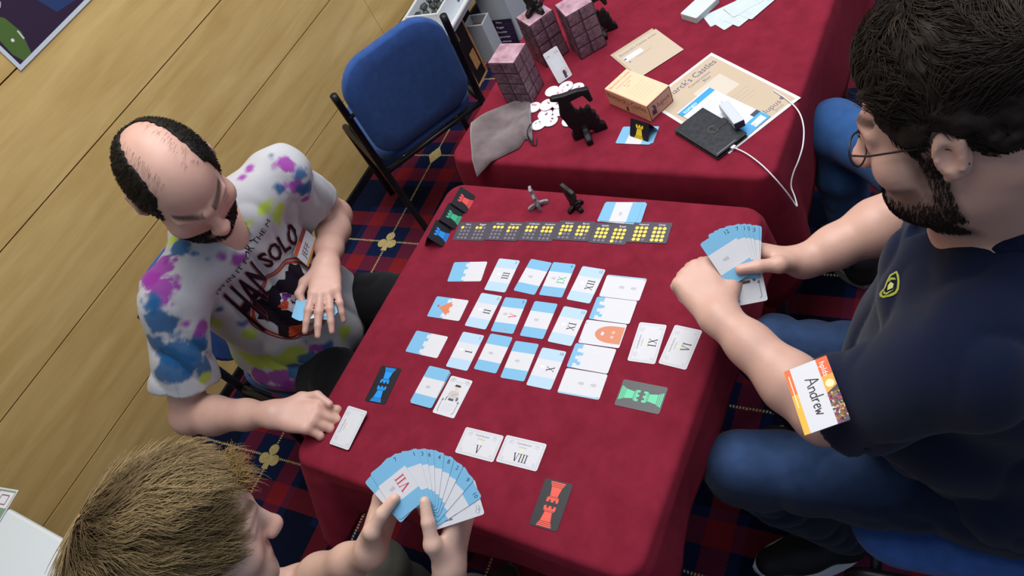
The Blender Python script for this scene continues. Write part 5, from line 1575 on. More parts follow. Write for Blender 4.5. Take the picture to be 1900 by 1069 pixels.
    for s in 'RL':
        sh, el = J['sh' + s], J['el' + s]
        S.add(f_sleeve(sh + (el - sh) * .03, el, .059, .082 if s == 'R' else .074, .70 if s == 'R' else .58, .018, .010), .04)
    S.cap(lerp(J['nb'], J['hip'], .55) + fr * .055, lerp(J['nb'], J['hip'], .85) + fr * .095, .09, .115, .06); S.ell(lerp(J['nb'], J['hip'], .93) + fr * .06, (.19, .13, .155), np.stack([rgt, up, fr], 1), .05)
    S.disp = folds(.012, 15.0, (1.0, 1.5, .55), 3.3)
    neck = f_cap(J['nb'] - up * .05, hc, .061, .064)[0]; vv = f_cap(J['nb'] + fr * .06 + up * .04, J['nb'] + fr * .125 - up * .045, .050, .016)[0]
    S.sub(neck, .003); S.sub(vv, .003)
    S.keep(lambda P: -((P - hem.astype(np.float32)) @ up.astype(np.float32)), .003)
    V, Q = S.mesh()
    white = unhex('#b4b5ba'); col = np.tile(white, (len(V), 1))
    sh0 = np_mesh('tee_shirt', V, Q, cloth_m, man, col); bv = bvh_of(sh0)
    MAG, BLU, LIM, PUR = '#8e2f96', '#1e5687', '#a9bf3c', '#6c2a86'
    dye = [  # place on the cloth, radius, colour, noise bite
        (445, 290, .050, MAG, .5), (430, 282, .030, BLU, .3), (462, 312, .022, MAG, .4), (450, 330, .016, MAG, .6), (505, 288, .016, BLU, .5), (530, 305, .030, MAG, .6), (555, 325, .028, BLU, .6), (545, 345, .026, MAG, .6), (575, 300, .024, LIM, .4), (580, 310, .022, MAG, .5), (560, 355, .030, BLU, .6), (575, 345, .026, BLU, .5), (520, 350, .020, BLU, .6), (565, 370, .018, MAG, .5),
        (495, 385, .030, LIM, .5), (520, 395, .034, LIM, .5), (460, 420, .022, LIM, .5), (440, 480, .026, MAG, .6), (415, 480, .018, MAG, .6), (385, 480, .014, BLU, .6), (300, 450, .030, BLU, .5), (330, 460, .038, BLU, .7), (320, 445, .026, LIM, .5), (300, 470, .040, MAG, .6), (285, 500, .052, MAG, .55), (300, 530, .042, MAG, .55), (275, 520, .03, MAG, .5), (285, 560, .026, BLU, .6), (292, 600, .045, BLU, .55), (280, 570, .03, BLU, .6), (330, 620, .022, BLU, .6), (370, 640, .040, BLU, .5), (350, 660, .050, BLU, .5), (320, 690, .050, BLU, .5), (300, 650, .040, BLU, .6), (380, 680, .035, BLU, .5), (385, 700, .025, LIM, .4), (375, 610, .026, MAG, .5), (395, 620, .028, PUR, .5), (405, 575, .014, BLU, .5), (400, 600, .026, LIM, .5), (320, 565, .012, MAG, .6), (345, 600, .012, MAG, .6),
        (450, 600, .020, BLU, .6), (465, 620, .030, LIM, .4), (430, 660, .050, LIM, .25), (470, 668, .055, LIM, .25), (510, 670, .055, LIM, .25), (545, 660, .045, LIM, .3), (445, 690, .034, MAG, .3), (480, 700, .040, MAG, .3), (520, 700, .045, MAG, .3), (555, 690, .04, BLU, .4), (575, 670, .036, BLU, .5), (600, 650, .034, MAG, .5), (520, 725, .05, MAG, .3), (550, 720, .05, MAG, .4), (490, 715, .02, BLU, .4), (590, 690, .03, LIM, .4), (640, 620, .03, LIM, .4), (650, 500, .03, BLU, .5), (610, 640, .025, BLU, .5)]
    for u_, v_, r_, c_, bite in dye:
        h = hit(bv, u_, v_)
        if h is None: continue
        d = np.linalg.norm(V - h, axis=1) + (fbm(V * 42.0 + r_ * 300) - .5) * .10 * bite * (r_ / .035)
        m = np.clip((r_ * .84 - d) / (.010), 0, 1) * .92
        col = col * (1 - m)[:, None] + unhex(c_) * m[:, None]
    sh0.data.color_attributes['tint'].data.foreach_set('color', np.c_[col, np.ones(len(col))].astype(np.float32).ravel())
    # chest print: lettering over a round badge of abstract shapes
    O = hit(bv, 530, 555)
    D = Decal(bv, O, -rgt, up)
    def T(u_, v_):
        h = hit(bv, u_, v_); return D.st(h if h is not None else O)
    cc = T(545, 560)
    D.lay = .0012; D.ring(cc, .088, .0935, '#a8412f'); D.ring(cc, .096, .100, '#8c3a35')
    for i, (dx, dy, rx, ry, c_) in enumerate(((-.03, .02, .045, .05, '#1d1722'), (.03, .03, .045, .040, '#221a26'), (.02, -.045, .05, .035, '#1a161f'), (-.045, -.045, .03, .025, '#241b22'))): D.lay = .0014 + .0002 * i; D.blob((cc[0] + dx, cc[1] + dy), rx, ry, c_, i)
    for i, (dx, dy, rx, ry, c_) in enumerate(((-.012, .012, .020, .022, '#c9c3cc'), (-.022, .018, .012, .010, '#b8452e'), (-.04, -.058, .022, .014, '#b5482f'), (.006, -.060, .016, .012, '#c7c1c4'), (-.004, .026, .010, .008, '#7a3a8a'), (.040, -.075, .03, .012, '#8fa63a'))): D.lay = .0024 + .0002 * i; D.blob((cc[0] + dx, cc[1] + dy), rx, ry, c_, 20 + i)
    D.lay = .0034
    A1, B1 = T(403, 546), T(500, 410)
    D.text("I'M IN IT FOR THE M", A1, B1, .022, '#231d29')
    qh = [T(484, 612), T(490, 512), T(464, 482), T(413, 549)]; qs = [T(493, 496), T(552, 440), T(543, 410), T(470, 474)]
    for nm_, qd in (('HAN', qh), ('SOLO', qs)):
        D.lay = .0038; D.quad_text(nm_, *qd, '#9c3630', .035); D.lay = .0046; D.quad_text(nm_, *qd, '#211a26', .018)
    D.mb.build('shirt_print', sh0)
    # trousers and shoes
    T_ = Field(.006); legs(T_, J, -.004); T_.ell(lerp(J['hip'], J['nb'], .02), (.165, .12, .12), np.stack([rgt, up, fr], 1), .05); T_.disp = folds(.005, 14, (1, 1, 1), 8.0)
    T_.keep(lambda P: P[..., 2] - (J['hip'][2] + .13), .003)
    V, Q = T_.mesh(); np_mesh('trousers', V, Q, denim_m, man, np.tile(unhex('#121217'), (len(V), 1)))
    for s, y in (('L', .82), ('R', .50)): shoe('shoe', man, J['an' + s] + v3(-.05, 0, -.09), J['an' + s] + v3(.21, 0, -.09), '#17171b', '#2a2a2e')
    # held cards under the left hand
    Dn = unit(DL); Nn = unit(NL - Dn * np.dot(NL, Dn)); w = np.cross(Nn, Dn)
    fm = lerp(P_(.0, .100, .0), tips[1], .5); dep = np.linalg.norm(fm - v3(0, 0, CAMH))
    cx = v3(0, 0, CAMH) + unit(ray(584, 572)) * (dep + .018)
    for i in range(5):
        a_ = math.radians(-8 + 5 * i); y_ = w * math.cos(a_) + Dn * math.sin(a_)
        R3 = np.stack([np.cross(y_, -Nn), y_, -Nn], 1)
        wall_card().build('castle_card', cx + w * (.004 - .002 * i) + Nn * (.0010 * (4 - i)), R3=R3, label='blue-banded card in the hand at his tie-dye shirt, %s' % ['lowest', 'second lowest', 'middle', 'second from top', 'top one under the fingers'][i], group='cards held by the man in tie-dye')
    # certificate card under his right finger tips
    ca, cb, cd = at(609, 826, .7530), at(643, 838, .7530), at(647, 754, .7610)
    x_ = unit(cb - ca); y_ = cd - ca; R3 = frame(x_, y_)
    certificate('', False).build('certificate_card', (cb + cd) / 2 + v3(.002, .002, .0015), R3=R3, label='white certificate card being laid down by the man in tie-dye', group='contribution certificates')
    # name badge pinned on the chest
    hb = hit(bv, 562, 456); h1, h2 = hit(bv, 553, 486), hit(bv, 573, 426)
    if hb is not None and h1 is not None and h2 is not None:
        nrm = unit(fr + .8 * unit(v3(0, 0, CAMH) - hb)); R3 = frame(unit(h2 - h1), np.cross(nrm, unit(h2 - h1)))
        s = Sheet(.086, .054, r=.002, t=.0015, face='#c9c9d2')
        s.rect(-.043, .014, .043, .027, '#b8503a'); s.rect(-.043, -.027, .043, -.020, '#d08a3c'); s.lift(); s.rect(.0, .015, .043, .0265, '#7c4238'); s.text('JEFF', -.008, -.003, .024, '#2b2630', 0, maxw=.05)
        s.build('name_badge', hb + nrm * .012, R3=R3, label='white and orange name badge reading JEFF on the tie-dye shirt', cat='badge')
    return man
build_tiedye_man()

def on_plane(u, v, org, n, h=0.0):
    q = ray(u, v); o = v3(0, 0, CAMH); t = (np.dot(org - o, n) + h) / np.dot(q, n); return o + q * t
CR, CD, CF = RCAM[0], RCAM[1], RCAM[2]          # the photographer's right, down and viewing directions
def hair_cap(name, man, W, H, hc, k, ctr, rad, hairline, col, amp, vox=.004, nscale=60, front=.1, colamp=.6):
    Fd = Field(vox); Fd.ell(W(*ctr), np.array(rad) * k, H, .01)
    c32, H32 = hc.astype(np.float32), H.astype(np.float32)
    ys, zs = hairline
    def keepf(P):
        p = ((P - c32) @ H32) / k; y, z = p[..., 1], p[..., 2]
        return (np.maximum(np.interp(y, ys, zs) - z, y - front) + (vnoise(p * 140) - .5) * .012) * k
    Fd.keep(keepf, .006)
    Fd.disp = lambda P: (fbm(P * nscale) - .5) * amp + (vnoise(P * nscale * 3.7) - .5) * amp * .3
    V, Q = Fd.mesh(); q = ((V - hc) @ H) / k
    cc = np.tile(unhex(col), (len(V), 1)) * (1 - colamp / 2 + colamp * vnoise(q * np.array([160, 30, 60])))[:, None]
    return np_mesh(name, V, Q, hair_m, man, cc)
def beard_strands(man, W, H, n, seed, col, length, amax=1.5):
    rs = np.random.RandomState(seed); bvb = bvh_of(man); roots, nrm = [], []
    for _ in range(n):
        a = rs.uniform(-amax, amax); zz = rs.uniform(-.135, -.034)
        if abs(a) > 1.22: zz = rs.uniform(-.10, .0)
        elif abs(a) > .45: zz = rs.uniform(-.130, -.056 - .02 * rs.rand())
        if abs(a) < .28 and -.066 < zz < -.047: continue
        dr = v3(math.sin(a), math.cos(a), 0); p = W(dr[0] * .25, dr[1] * .25, zz)
        h = bvb.ray_cast(Vector(p.tolist()), Vector((H @ (-dr)).tolist()))
        if h[0] is not None and h[3] < .28: roots.append(np.array(h[0])); nrm.append(np.array(h[1]))
    roots, nrm = np.array(roots), np.array(nrm)
    o = strands('beard', roots, flow(nrm, H @ v3(0, .25, -1)), nrm, length, .0006, unhex(col), man, lift=.6, curl=.35, segs=3, seed=seed); o['kind'] = 'stuff'

# ------------------------------------------------------------------ man in the navy polo, right of the table
def build_polo_man():
    J = dict(nb=v3(.005, .760, 1.120), shL=v3(-.020, .568, 1.065), shR=v3(.000, .950, 1.060), elL=at(1530, 768, .850), wrL=at(1335, 588, .900),
             elR=at(1690, 392, .885), wrR=v3(0, 0, 0), hip=v3(.085, .745, .575), hpL=v3(.055, .640, .555), hpR=v3(.055, .850, .555),
             kn_L=v3(-.365, .545, .590), kn_R=v3(-.375, .800, .590), anL=at(1565, 985, .13), anR=v3(-.30, .84, .10))
    n_ = unit(v3(.30, -.52, .80)); ex = unit(CR - n_ * np.dot(CR, n_)); ey = np.cross(n_, ex); piv = at(1378, 522, .905)
    J['wrR'] = on_plane(1490, 486, piv, n_, -.052)
    hc = v3(-.066, .738, 1.296); H = head_frame(178.5, 19.5, -14); k = 1.0
    B = Field(.0036)
    W = add_head(B, hc, H, k, nose=1.05, jaw=1.05)
    B.cap(W(0, -.035, -.04), J['nb'] + v3(-.005, 0, -.01), .058, .066, .03); B.cap(W(0, .01, -.07), J['nb'] + v3(-.045, 0, -.03), .052, .056, .03)
    torso(B, J, belly=.12, chest=.10, wide=.15, grow=-.01)
    for s in 'LR': add_arm(B, J['sh' + s], J['el' + s], J['wr' + s], 1.10)
    DL = unit(at(1262, 470, .930) - J['wrL']); NL = unit(.06 * CR + .99 * CF)
    flat_wrist(B, J['wrL'], DL, NL, 'L', 1.1)
    add_hand(B, J['wrL'], DL, NL, 'L', [(58, 88, 50), (62, 88, 50), (64, 88, 50), (66, 88, 50)], spread=2, thumb=at(1322, 446, .905), k=1.12, thumb_bend=.004)
    DR = unit(on_plane(1426, 470, piv, n_, -.050) - J['wrR']); NR = unit(-ey - .15 * ex)
    flat_wrist(B, J['wrR'], DR, NR, 'R', 1.08)
    add_hand(B, J['wrR'], DR, NR, 'R', [(38, 50, 25), (46, 58, 30), (54, 66, 35), (60, 70, 40)], spread=2, thumb=on_plane(1373, 500, piv, n_, .012), k=1.06, thumb_bend=.004)
    thin_legs(B, J)
    V, Q = B.mesh()
    col = skin_tint(V, '#c79f90', hc, H, k, beard=('#2e221c', .75))
    man = np_mesh('person', V, Q, skin_m, None, col)
    tag(man, 'dark-haired man in navy polo and glasses holding a fan of cards', 'person', 'people at the tables')
    # hair
    HL = ([-.12, -.07, -.045, -.02, .0, .012, .030, .045, .062, .078, .1], [-.080, -.085, -.05, .030, .038, .010, -.012, .030, .072, .092, .10])
    hair_cap('hair', man, W, H, hc, k, (0, -.014, .054), (.088, .114, .104), HL, '#211a16', .026, vox=.0042, nscale=30, front=.086)
    def mask(p): return (p[:, 2] > np.interp(p[:, 1], *HL) + .004) & (p[:, 1] < .084)
    r0, n0, p0, nn = scalp_points(5600, H, hc, k, mask, (0, -.014, .054), (.087, .113, .103), 4)
    sw = fbm(p0 * 12.0) * 6.28 * 1.2
    want = np.stack([np.cos(sw) * .8, np.interp(p0[:, 1], [-.02, .02, .05, .07], [-.5, .6, .1, -.6]) + np.sin(sw) * .5, np.where(p0[:, 2] < .04, -1.2, .25) + np.clip(p0[:, 1] - .05, 0, 1) * 30], 1) @ H.T
    gr = np.clip((fbm(p0 * 30.0) - .50) * 6, 0, 1) * (p0[:, 2] > .07)
    cc = unhex('#231b16')[None] * (.8 + .6 * np.random.RandomState(1).rand(len(p0)))[:, None] + gr[:, None] * unhex('#4a4038')[None] * .35
    o = strands('hair_strands', r0, flow(n0, want), n0, np.where(p0[:, 2] < .05, .016, .042), .0011, cc, man, lift=.38, curl=.32, segs=6, seed=6, wave=fbm(p0 * 24.0) * 14); o['kind'] = 'stuff'
    beard_strands(man, W, H, 4200, 9, '#2a1f19', .0075)
    # glasses
    g = MB(); gm = flat('#15151a', .35, .5)
    for s in (-1, 1):
        cx = s * .034
        g.tube([W(cx + .024 * math.cos(a), .103 - .10 * abs(s * .024 * math.cos(a) + cx) ** 1.0 * .18, .006 + .019 * math.sin(a)) for a in np.linspace(0, 2*PI, 25)[:-1]], .0013, gm, 6, closed=True)
        g.tube([W(s * .058, .101, .012), W(s * .074, .075, .016), W(s * .080, .010, .018), W(s * .082, -.014, .012), W(s * .081, -.026, -.010)], .0014, gm, 6)
    g.tube([W(-.011, .107, .010), W(0, .112, .013), W(.011, .107, .010)], .0013, gm, 6)
    g.build('glasses', man, smooth=True)
    # polo shirt
    S = Field(.0052); rgt, up, fr = axes_of(J); R3 = np.stack([rgt, up, fr], 1)
    torso(S, J, belly=.185, chest=.140, wide=.200, grow=.008)
    S.ell(lerp(J['hip'], J['nb'], .62) + fr * .070, (.165, .17, .130), R3, .06)
    S.ell(lerp(J['hip'], J['nb'], .30) + fr * .110, (.19, .19, .165), R3, .06)
    S.ell(lerp(J['hip'], J['nb'], .02) + fr * .02, (.215, .12, .175), R3, .06)
    for s in 'RL':
        sh, el = J['sh' + s], J['el' + s]
        S.add(f_sleeve(sh, el, .070, .080, .80 if s == 'L' else .70, .013, .035), .05)
    S.disp = folds(.010, 12.0, (1.4, 1.0, .6), 1.7)
    hem = J['hip'] - up * .075
    S.sub(f_cap(J['nb'] - up * .06, hc, .064, .070)[0], .003); S.sub(f_cap(J['nb'] + fr * .06 + up * .06, J['nb'] + fr * .13 - up * .04, .05, .012)[0], .003)
    S.keep(lambda P: -((P - hem.astype(np.float32)) @ up.astype(np.float32)), .003)
    V, Q = S.mesh(); po = np_mesh('polo_shirt', V, Q, cloth_m, man, np.tile(unhex('#0e1730'), (len(V), 1)) * (.9 + .2 * fbm(V * 9.0))[:, None]); bv = bvh_of(po)
    # collar: a folded band round the neck
    q = MB(); ring = []; cn = J['nb'] + up * .030
    n = 30
    for lay, (rr, hh) in enumerate(((.066, .020), (.070, .026), (.082, .002), (.092, -.022), (.088, -.024), (.072, .000))):
        for i in range(n + 1):
            a = math.radians(28 + 304 * i / n)          # open at the throat
            d = fr * math.cos(a) + rgt * math.sin(a)
            ring.append(cn + d * (rr + .010 * max(0, math.cos(a))) + up * (hh - .030 * max(0, math.cos(a))))
    F = []
    for l in range(5):
        for i in range(n): F.append((l*(n+1) + i, l*(n+1) + i + 1, (l+1)*(n+1) + i + 1, (l+1)*(n+1) + i))
    q.add(ring, F, noisy('navy_knit', '#10162a', '#161d33', scale=60, rough=.9, bump=.2, bscale=500, spec=.1)); co = q.build('collar', po, smooth=True)
    sm = co.modifiers.new('thickness', 'SOLIDIFY'); sm.thickness = .002
    # chest emblem: outlined pick shape with a small ship-like figure
    O = hit(bv, 1652, 530); e1, e2 = hit(bv, 1672, 512), hit(bv, 1640, 548)
    if O is not None and e1 is not None and e2 is not None:
        D = Decal(bv, O, unit(e1 - e2), unit(np.cross(fr + up * .3, unit(e1 - e2))))
        def T(u_, v_):
            h = hit(bv, u_, v_); return tuple(D.st(O if h is None else h))
        px = lambda L: [T(1600 + x / 10.69, 480 + y / 10.69) for x, y in L]
        outl = [(700, 250), (560, 330), (490, 470), (440, 600), (350, 700), (360, 760), (430, 790), (560, 760), (690, 700), (740, 620), (755, 480), (740, 340)]
        inn = [(690, 300), (590, 360), (525, 490), (480, 600), (410, 700), (430, 745), (550, 715), (670, 660), (705, 590), (718, 470), (708, 360)]
        D.lay = .0012; D.poly(px(outl), '#a9b24e'); D.lay = .0020; D.poly(px(inn), '#141a2c')
        D.lay = .0028; D.poly(px([(545, 550), (600, 480), (660, 520), (640, 600), (530, 650)]), '#c9cc86'); D.poly(px([(560, 450), (600, 390), (690, 400), (700, 440), (610, 440), (560, 490)]), '#98a24a'); D.poly(px([(460, 640), (500, 700), (640, 640), (690, 570), (640, 650), (520, 730), (450, 720)]), '#a9b24e')
        D.mb.build('chest_emblem', po)
    # jeans
    T_ = Field(.0055); legs(T_, J, .010); T_.ell(lerp(J['hip'], J['nb'], .0), (.19, .13, .14), R3, .05); T_.disp = folds(.008, 16, (1, 1, 1), 4.0)
    T_.keep(lambda P: P[..., 2] - (J['hip'][2] + .13), .003)
    T_.keep(lambda P: .075 - P[..., 2], .003)
    V, Q = T_.mesh()
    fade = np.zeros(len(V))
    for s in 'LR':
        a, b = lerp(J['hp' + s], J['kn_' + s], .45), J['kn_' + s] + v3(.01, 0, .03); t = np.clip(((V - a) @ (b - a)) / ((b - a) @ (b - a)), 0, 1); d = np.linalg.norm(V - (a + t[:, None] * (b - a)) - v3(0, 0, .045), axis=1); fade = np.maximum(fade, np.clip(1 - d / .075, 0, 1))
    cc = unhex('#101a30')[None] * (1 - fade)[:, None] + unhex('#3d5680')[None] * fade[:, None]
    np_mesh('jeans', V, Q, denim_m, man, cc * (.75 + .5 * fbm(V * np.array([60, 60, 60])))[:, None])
    shoe('shoe', man, at(1600, 1012, .0), at(1400, 1060, .0), '#0e0f14', '#c3ced6')
    shoe('shoe', man, J['anR'] + v3(.06, 0, -.10), J['anR'] + v3(-.20, .02, -.10), '#0e0f14', '#c3ced6')
    # fan of cards
    fan = [(-2, None, '1'), (1, None, '3'), (8, None, '10'), (13, None, '11'), (19, None, '7'), (33, None, '12')]
    for i, (a, nu, num) in enumerate(fan):
        ar = math.radians(a); X = math.cos(ar) * ex + math.sin(ar) * ey; Y = -math.sin(ar) * ex + math.cos(ar) * ey
        s = wall_card(num=num, pale=False)
        s.build('castle_card', piv + Y * .050 + n_ * (.0012 * i) + (ex * .004 if i == 5 else 0), R3=np.stack([X, Y, n_], 1), label='%s card in the fan of the man in navy' % ['rightmost blue-topped', 'second blue-topped from the right', 'third blue-topped from the right', 'third blue-topped from the left', 'second blue-topped from the left', 'leftmost blue-topped'][i], group='fan held by the man in navy')
    s = character_card(); X, Y = math.cos(.20) * ex + math.sin(.20) * ey, -math.sin(.20) * ex + math.cos(.20) * ey
    s.build('castle_card', piv + Y * .006 - n_ * .0018 + ex * .006 - Y * .0, R3=np.stack([X, Y, n_], 1), label='white character card at the lower end of the fan of the man in navy', group='fan held by the man in navy')
    # name badge clipped to the sleeve hem
    a, b, d = at(1495, 812, .995), at(1456, 694, .995), at(1577, 776, 1.012)
    x_ = b - a; 
    def bd(s, w, h):
        s.rect(-w/2, h*.24, w/2, h/2, '#dd5f32'); s.rect(-w/2, -h/2, w/2, -h*.36, '#dd6a34'); s.lift()
        s.rect(-w*.22, h*.24, w/2, h/2, '#e2a23c'); s.rect(-w*.1, -h/2, w/2, -h*.36, '#e3b03c'); s.lift()
        s.poly([(w*.04, h*.24), (w/2, h*.24), (w/2, h/2), (-w*.04, h/2)], '#3a3236'); s.lift()
        r = random.Random(3)
        for _ in range(110):
            x, y = r.uniform(w*.05, w*.48), r.uniform(h*.26, h*.48)
            s.poly(disc(x, y, .0021, n=6), r.choice(['#7a2f3a', '#3f7a46', '#c9a23a', '#b3402e', '#3a3f6a', '#d8d0b8', '#a04a78']))
        s.text('hplds', -w*.32, h*.36, .011, '#f6efe6', 0, maxw=.026); s.poly(disc(-w*.09, h*.37, .006, n=12), '#f0e2b0')
        s.line(-w*.4, -h*.43, w*.1, -h*.43, .0014, '#f4dcc0')
        s.lift()
        # handwritten name
        glyph = {'A': [[(0, 0), (.35, 1), (.7, 0)], [(.12, .38), (.6, .38)]], 'n': [[(0, 0), (0, .5), (.08, .42), (.25, .5), (.36, .4), (.38, 0)]], 'd': [[(.38, .4), (.2, .5), (0, .3), (.06, .05), (.25, 0), (.4, .15)], [(.42, 1), (.4, .15), (.46, 0)]],
                 'r': [[(0, .5), (.04, 0)], [(.03, .3), (.16, .5), (.32, .46)]], 'e': [[(0, .25), (.34, .3), (.26, .5), (.08, .46), (0, .22), (.1, 0), (.34, .06)]], 'w': [[(0, .5), (.1, 0), (.22, .36), (.34, 0), (.5, .52)]]}
        x = 0.0; word = [('A', .84), ('n', .5), ('d', .58), ('r', .42), ('e', .46), ('w', .5)]; tot = sum(q_[1] for q_ in word); kx = .056 / tot; ky = .020
        for ch, adv in word:
            for st in glyph[ch]:
                s.stroke([(-w*.26 + (x + p[0]) * kx, -h*.12 + p[1] * ky * .9) for p in st], .0017, '#2a2733')
            x += adv
    board('name_badge', 'large name badge reading Andrew hanging at the navy sleeve', 'badge', (b, a, b + d - a), .0015, bd, face='#cfd1d8', r=.002)
    return man
build_polo_man()

# ------------------------------------------------------------------ blond man at the near end of the table
def build_blond_man():
    piv = at(778, 958, .950); n_ = unit(v3(.28, -.36, .89)); ex = unit(CR - n_ * np.dot(CR, n_)); ey = np.cross(n_, ex)
    WL_ = on_plane(688, 1022, piv, n_, -.052); WR_ = on_plane(834, 1056, piv, n_, -.052)
    J = dict(nb=v3(-.930, -.140, 1.020), shL=v3(-1.095, -.090, .995), shR=v3(-.760, -.150, .965), elL=v3(-1.025, .032, .765), wrL=WL_, elR=v3(-.715, .045, .730), wrR=WR_, hip=v3(-.97, -.34, .565),
             hpL=v3(-1.06, -.31, .55), hpR=v3(-.88, -.34, .55), kn_L=v3(-1.02, .13, .585), kn_R=v3(-.78, .13, .585), anL=v3(-1.02, .12, .09), anR=v3(-.77, .10, .09))
    hc = v3(-.912, .000, 1.165); H = head_frame(60, 24, 15); k = 1.04
    B = Field(.0036)
    W = add_head(B, hc, H, k)
    B.cap(W(0, -.035, -.04), J['nb'], .054, .058, .03); B.cap(W(0, .01, -.07), J['nb'] + v3(.02, .03, -.03), .046, .05, .03)
    torso(B, J, belly=.10, chest=.09, wide=.14, grow=-.01)
    for s in 'LR': add_arm(B, J['sh' + s], J['el' + s], J['wr' + s], .96)
    DL = unit(on_plane(712, 948, piv, n_, -.050) - J['wrL']); NL = unit(ex + .12 * n_)
    flat_wrist(B, J['wrL'], DL, NL, 'L', 1.0)
    add_hand(B, J['wrL'], DL, NL, 'L', [(48, 50, 25), (52, 50, 25), (56, 52, 25), (60, 52, 25)], spread=4, thumb=on_plane(740, 914, piv, n_, .014), k=1.04, thumb_bend=.004)
    DR = unit(on_plane(852, 976, piv, n_, -.050) - J['wrR']); NR = unit(-ex - .10 * n_)
    flat_wrist(B, J['wrR'], DR, NR, 'R', 1.0)
    add_hand(B, J['wrR'], DR, NR, 'R', [(30, 45, 25), (55, 60, 30), (62, 65, 30), (66, 66, 30)], spread=4, thumb=on_plane(787, 926, piv, n_, .015), k=1.04, thumb_bend=.004)
    thin_legs(B, J)
    V, Q = B.mesh(); col = skin_tint(V, '#cfab9b', hc, H, k, brow='#6d5230', lips='#b87468')
    man = np_mesh('person', V, Q, skin_m, None, col); tag(man, 'blond man at the near end looking down at his wide fan of cards', 'person', 'people at the tables')
    HL = ([-.12, -.07, -.045, -.02, .0, .012, .030, .045, .062, .078, .1], [-.070, -.085, -.06, .000, .010, -.005, .025, .060, .082, .095, .10])
    hair_cap('hair', man, W, H, hc, k, (0, -.012, .046), (.087, .111, .096), HL, '#6b5638', .016, vox=.0038, nscale=40, front=.088, colamp=.8)
    def mask(p): return (p[:, 2] > np.interp(p[:, 1], *HL) + .002) & (p[:, 1] < .086)
    r0, n0, p0, nn = scalp_points(6000, H, hc, k, mask, (0, -.012, .046), (.0865, .1105, .0955), 14)
    wv = fbm(p0 * 16.0)
    rj = np.random.RandomState(21); wh = v3(-.020, -.085, .105); aw = p0 - wh; aw /= np.linalg.norm(aw, axis=1)[:, None] + 1e-6
    swl = np.cross(nn, aw); want = (aw + .45 * swl + np.array([.15, .45, 0]) * (p0[:, 2] > .05)[:, None] + .30 * np.stack([np.sin(wv * 14.0), 0 * wv, 0 * wv], 1) + .10 * rj.randn(*p0.shape)) @ H.T
    stripe = vnoise(p0 * np.array([70, 10, 40])) 
    cc = unhex('#4a3a26')[None] * (1 - stripe)[:, None] + unhex('#b29a6e')[None] * stripe[:, None]
    o = strands('hair_strands', r0, flow(n0, want), n0, np.interp(p0[:, 1], [0, .07], [.070, .034]), .0012, cc, man, lift=.13, curl=.38, segs=8, seed=8, wave=fbm(p0 * 26.0) * 14); o['kind'] = 'stuff'
    # wisps of the fringe
    rs = np.random.RandomState(3); t = rs.rand(420); rt = np.array([W(-.03 + .06 * a + rs.randn() * .008, .088 + rs.randn() * .006, .085 + rs.randn() * .008) for a in t])
    nr = np.tile(H @ v3(0, .6, .8), (len(rt), 1)); dr = flow(nr, (np.stack([-.8 + .5 * rs.randn(len(rt)), 1 + 0 * t, .3 + 0 * t], 1)) @ H.T)
    o = strands('fringe', rt, dr, nr, .040, .0006, unhex('#8d7348'), man, lift=.35, curl=.5, segs=6, seed=10); o['kind'] = 'stuff'
    S = Field(.0055); rgt, up, fr = axes_of(J); R3 = np.stack([rgt, up, fr], 1); torso(S, J, belly=.115, chest=.105, wide=.16, grow=.004)
    for s in 'RL': S.add(f_sleeve(J['sh' + s], J['el' + s], .060, .066, .62, .013, .03), .04)
    S.disp = folds(.008, 13, (1, 1, .6), 2.0); S.sub(f_cap(J['nb'] + v3(.01, .03, .02), hc, .058, .062)[0], .003)
    hem = J['hip'] - up * .06; S.keep(lambda P: -((P - hem.astype(np.float32)) @ up.astype(np.float32)), .003)
    V, Q = S.mesh(); np_mesh('tee_shirt', V, Q, cloth_m, man, np.tile(unhex('#4a4d52'), (len(V), 1)))
    T_ = Field(.006); legs(T_, J, -.002); T_.ell(J['hip'], (.16, .12, .12), R3, .05); T_.disp = folds(.006, 14, (1, 1, 1), 8.0); T_.keep(lambda P: P[..., 2] - (J['hip'][2] + .13), .003)
    V, Q = T_.mesh(); np_mesh('trousers', V, Q, denim_m, man, np.tile(unhex('#4c4a42'), (len(V), 1)))
    for s in 'LR': shoe('shoe', man, J['an' + s] + v3(0, -.05, -.09), J['an' + s] + v3(0, .21, -.09), '#2a2622', '#55504a')
    # his wide fan, first card on top
    fan = [(-72, 'C', None), (-58, None, '10'), (-42, None, '9'), (-27, None, '2'), (-17, None, '8'), (-7, None, '4'), (3, None, '6'), (10, None, '3'), (18, None, '1'), (46, None, '5'), (37, 'VII', '7')]
    for i, (a, nu, num) in enumerate(fan):
        ar = math.radians(a); X = math.cos(ar) * ex + math.sin(ar) * ey; Y = -math.sin(ar) * ex + math.cos(ar) * ey
        if nu == 'C': s = character_card()
        else: s = wall_card(nu, '#c23a4e', num=num) if nu else wall_card(num=num)
        s.build('castle_card', piv + Y * .058 + n_ * (.0011 * (i - 5)), R3=np.stack([X, Y, n_], 1), label='white character card at the right end of the blond man\'s fan' if nu == 'C' else '%s card in the blond man\'s wide fan' % ['', 'rightmost blue-banded', 'second blue-banded from right', 'third blue-banded from right', 'fourth blue-banded from right', 'fifth blue-banded from right', 'sixth blue-banded from right', 'fourth blue-banded from left', 'third blue-banded from left', 'leftmost mostly covered blue-banded', 'red-numbered VII top'][i], group='fan held by the blond man')
    make_chair('blue chair under the blond man at the near end', (-.985, -.345, 0), math.radians(88))
    return man
build_blond_man()

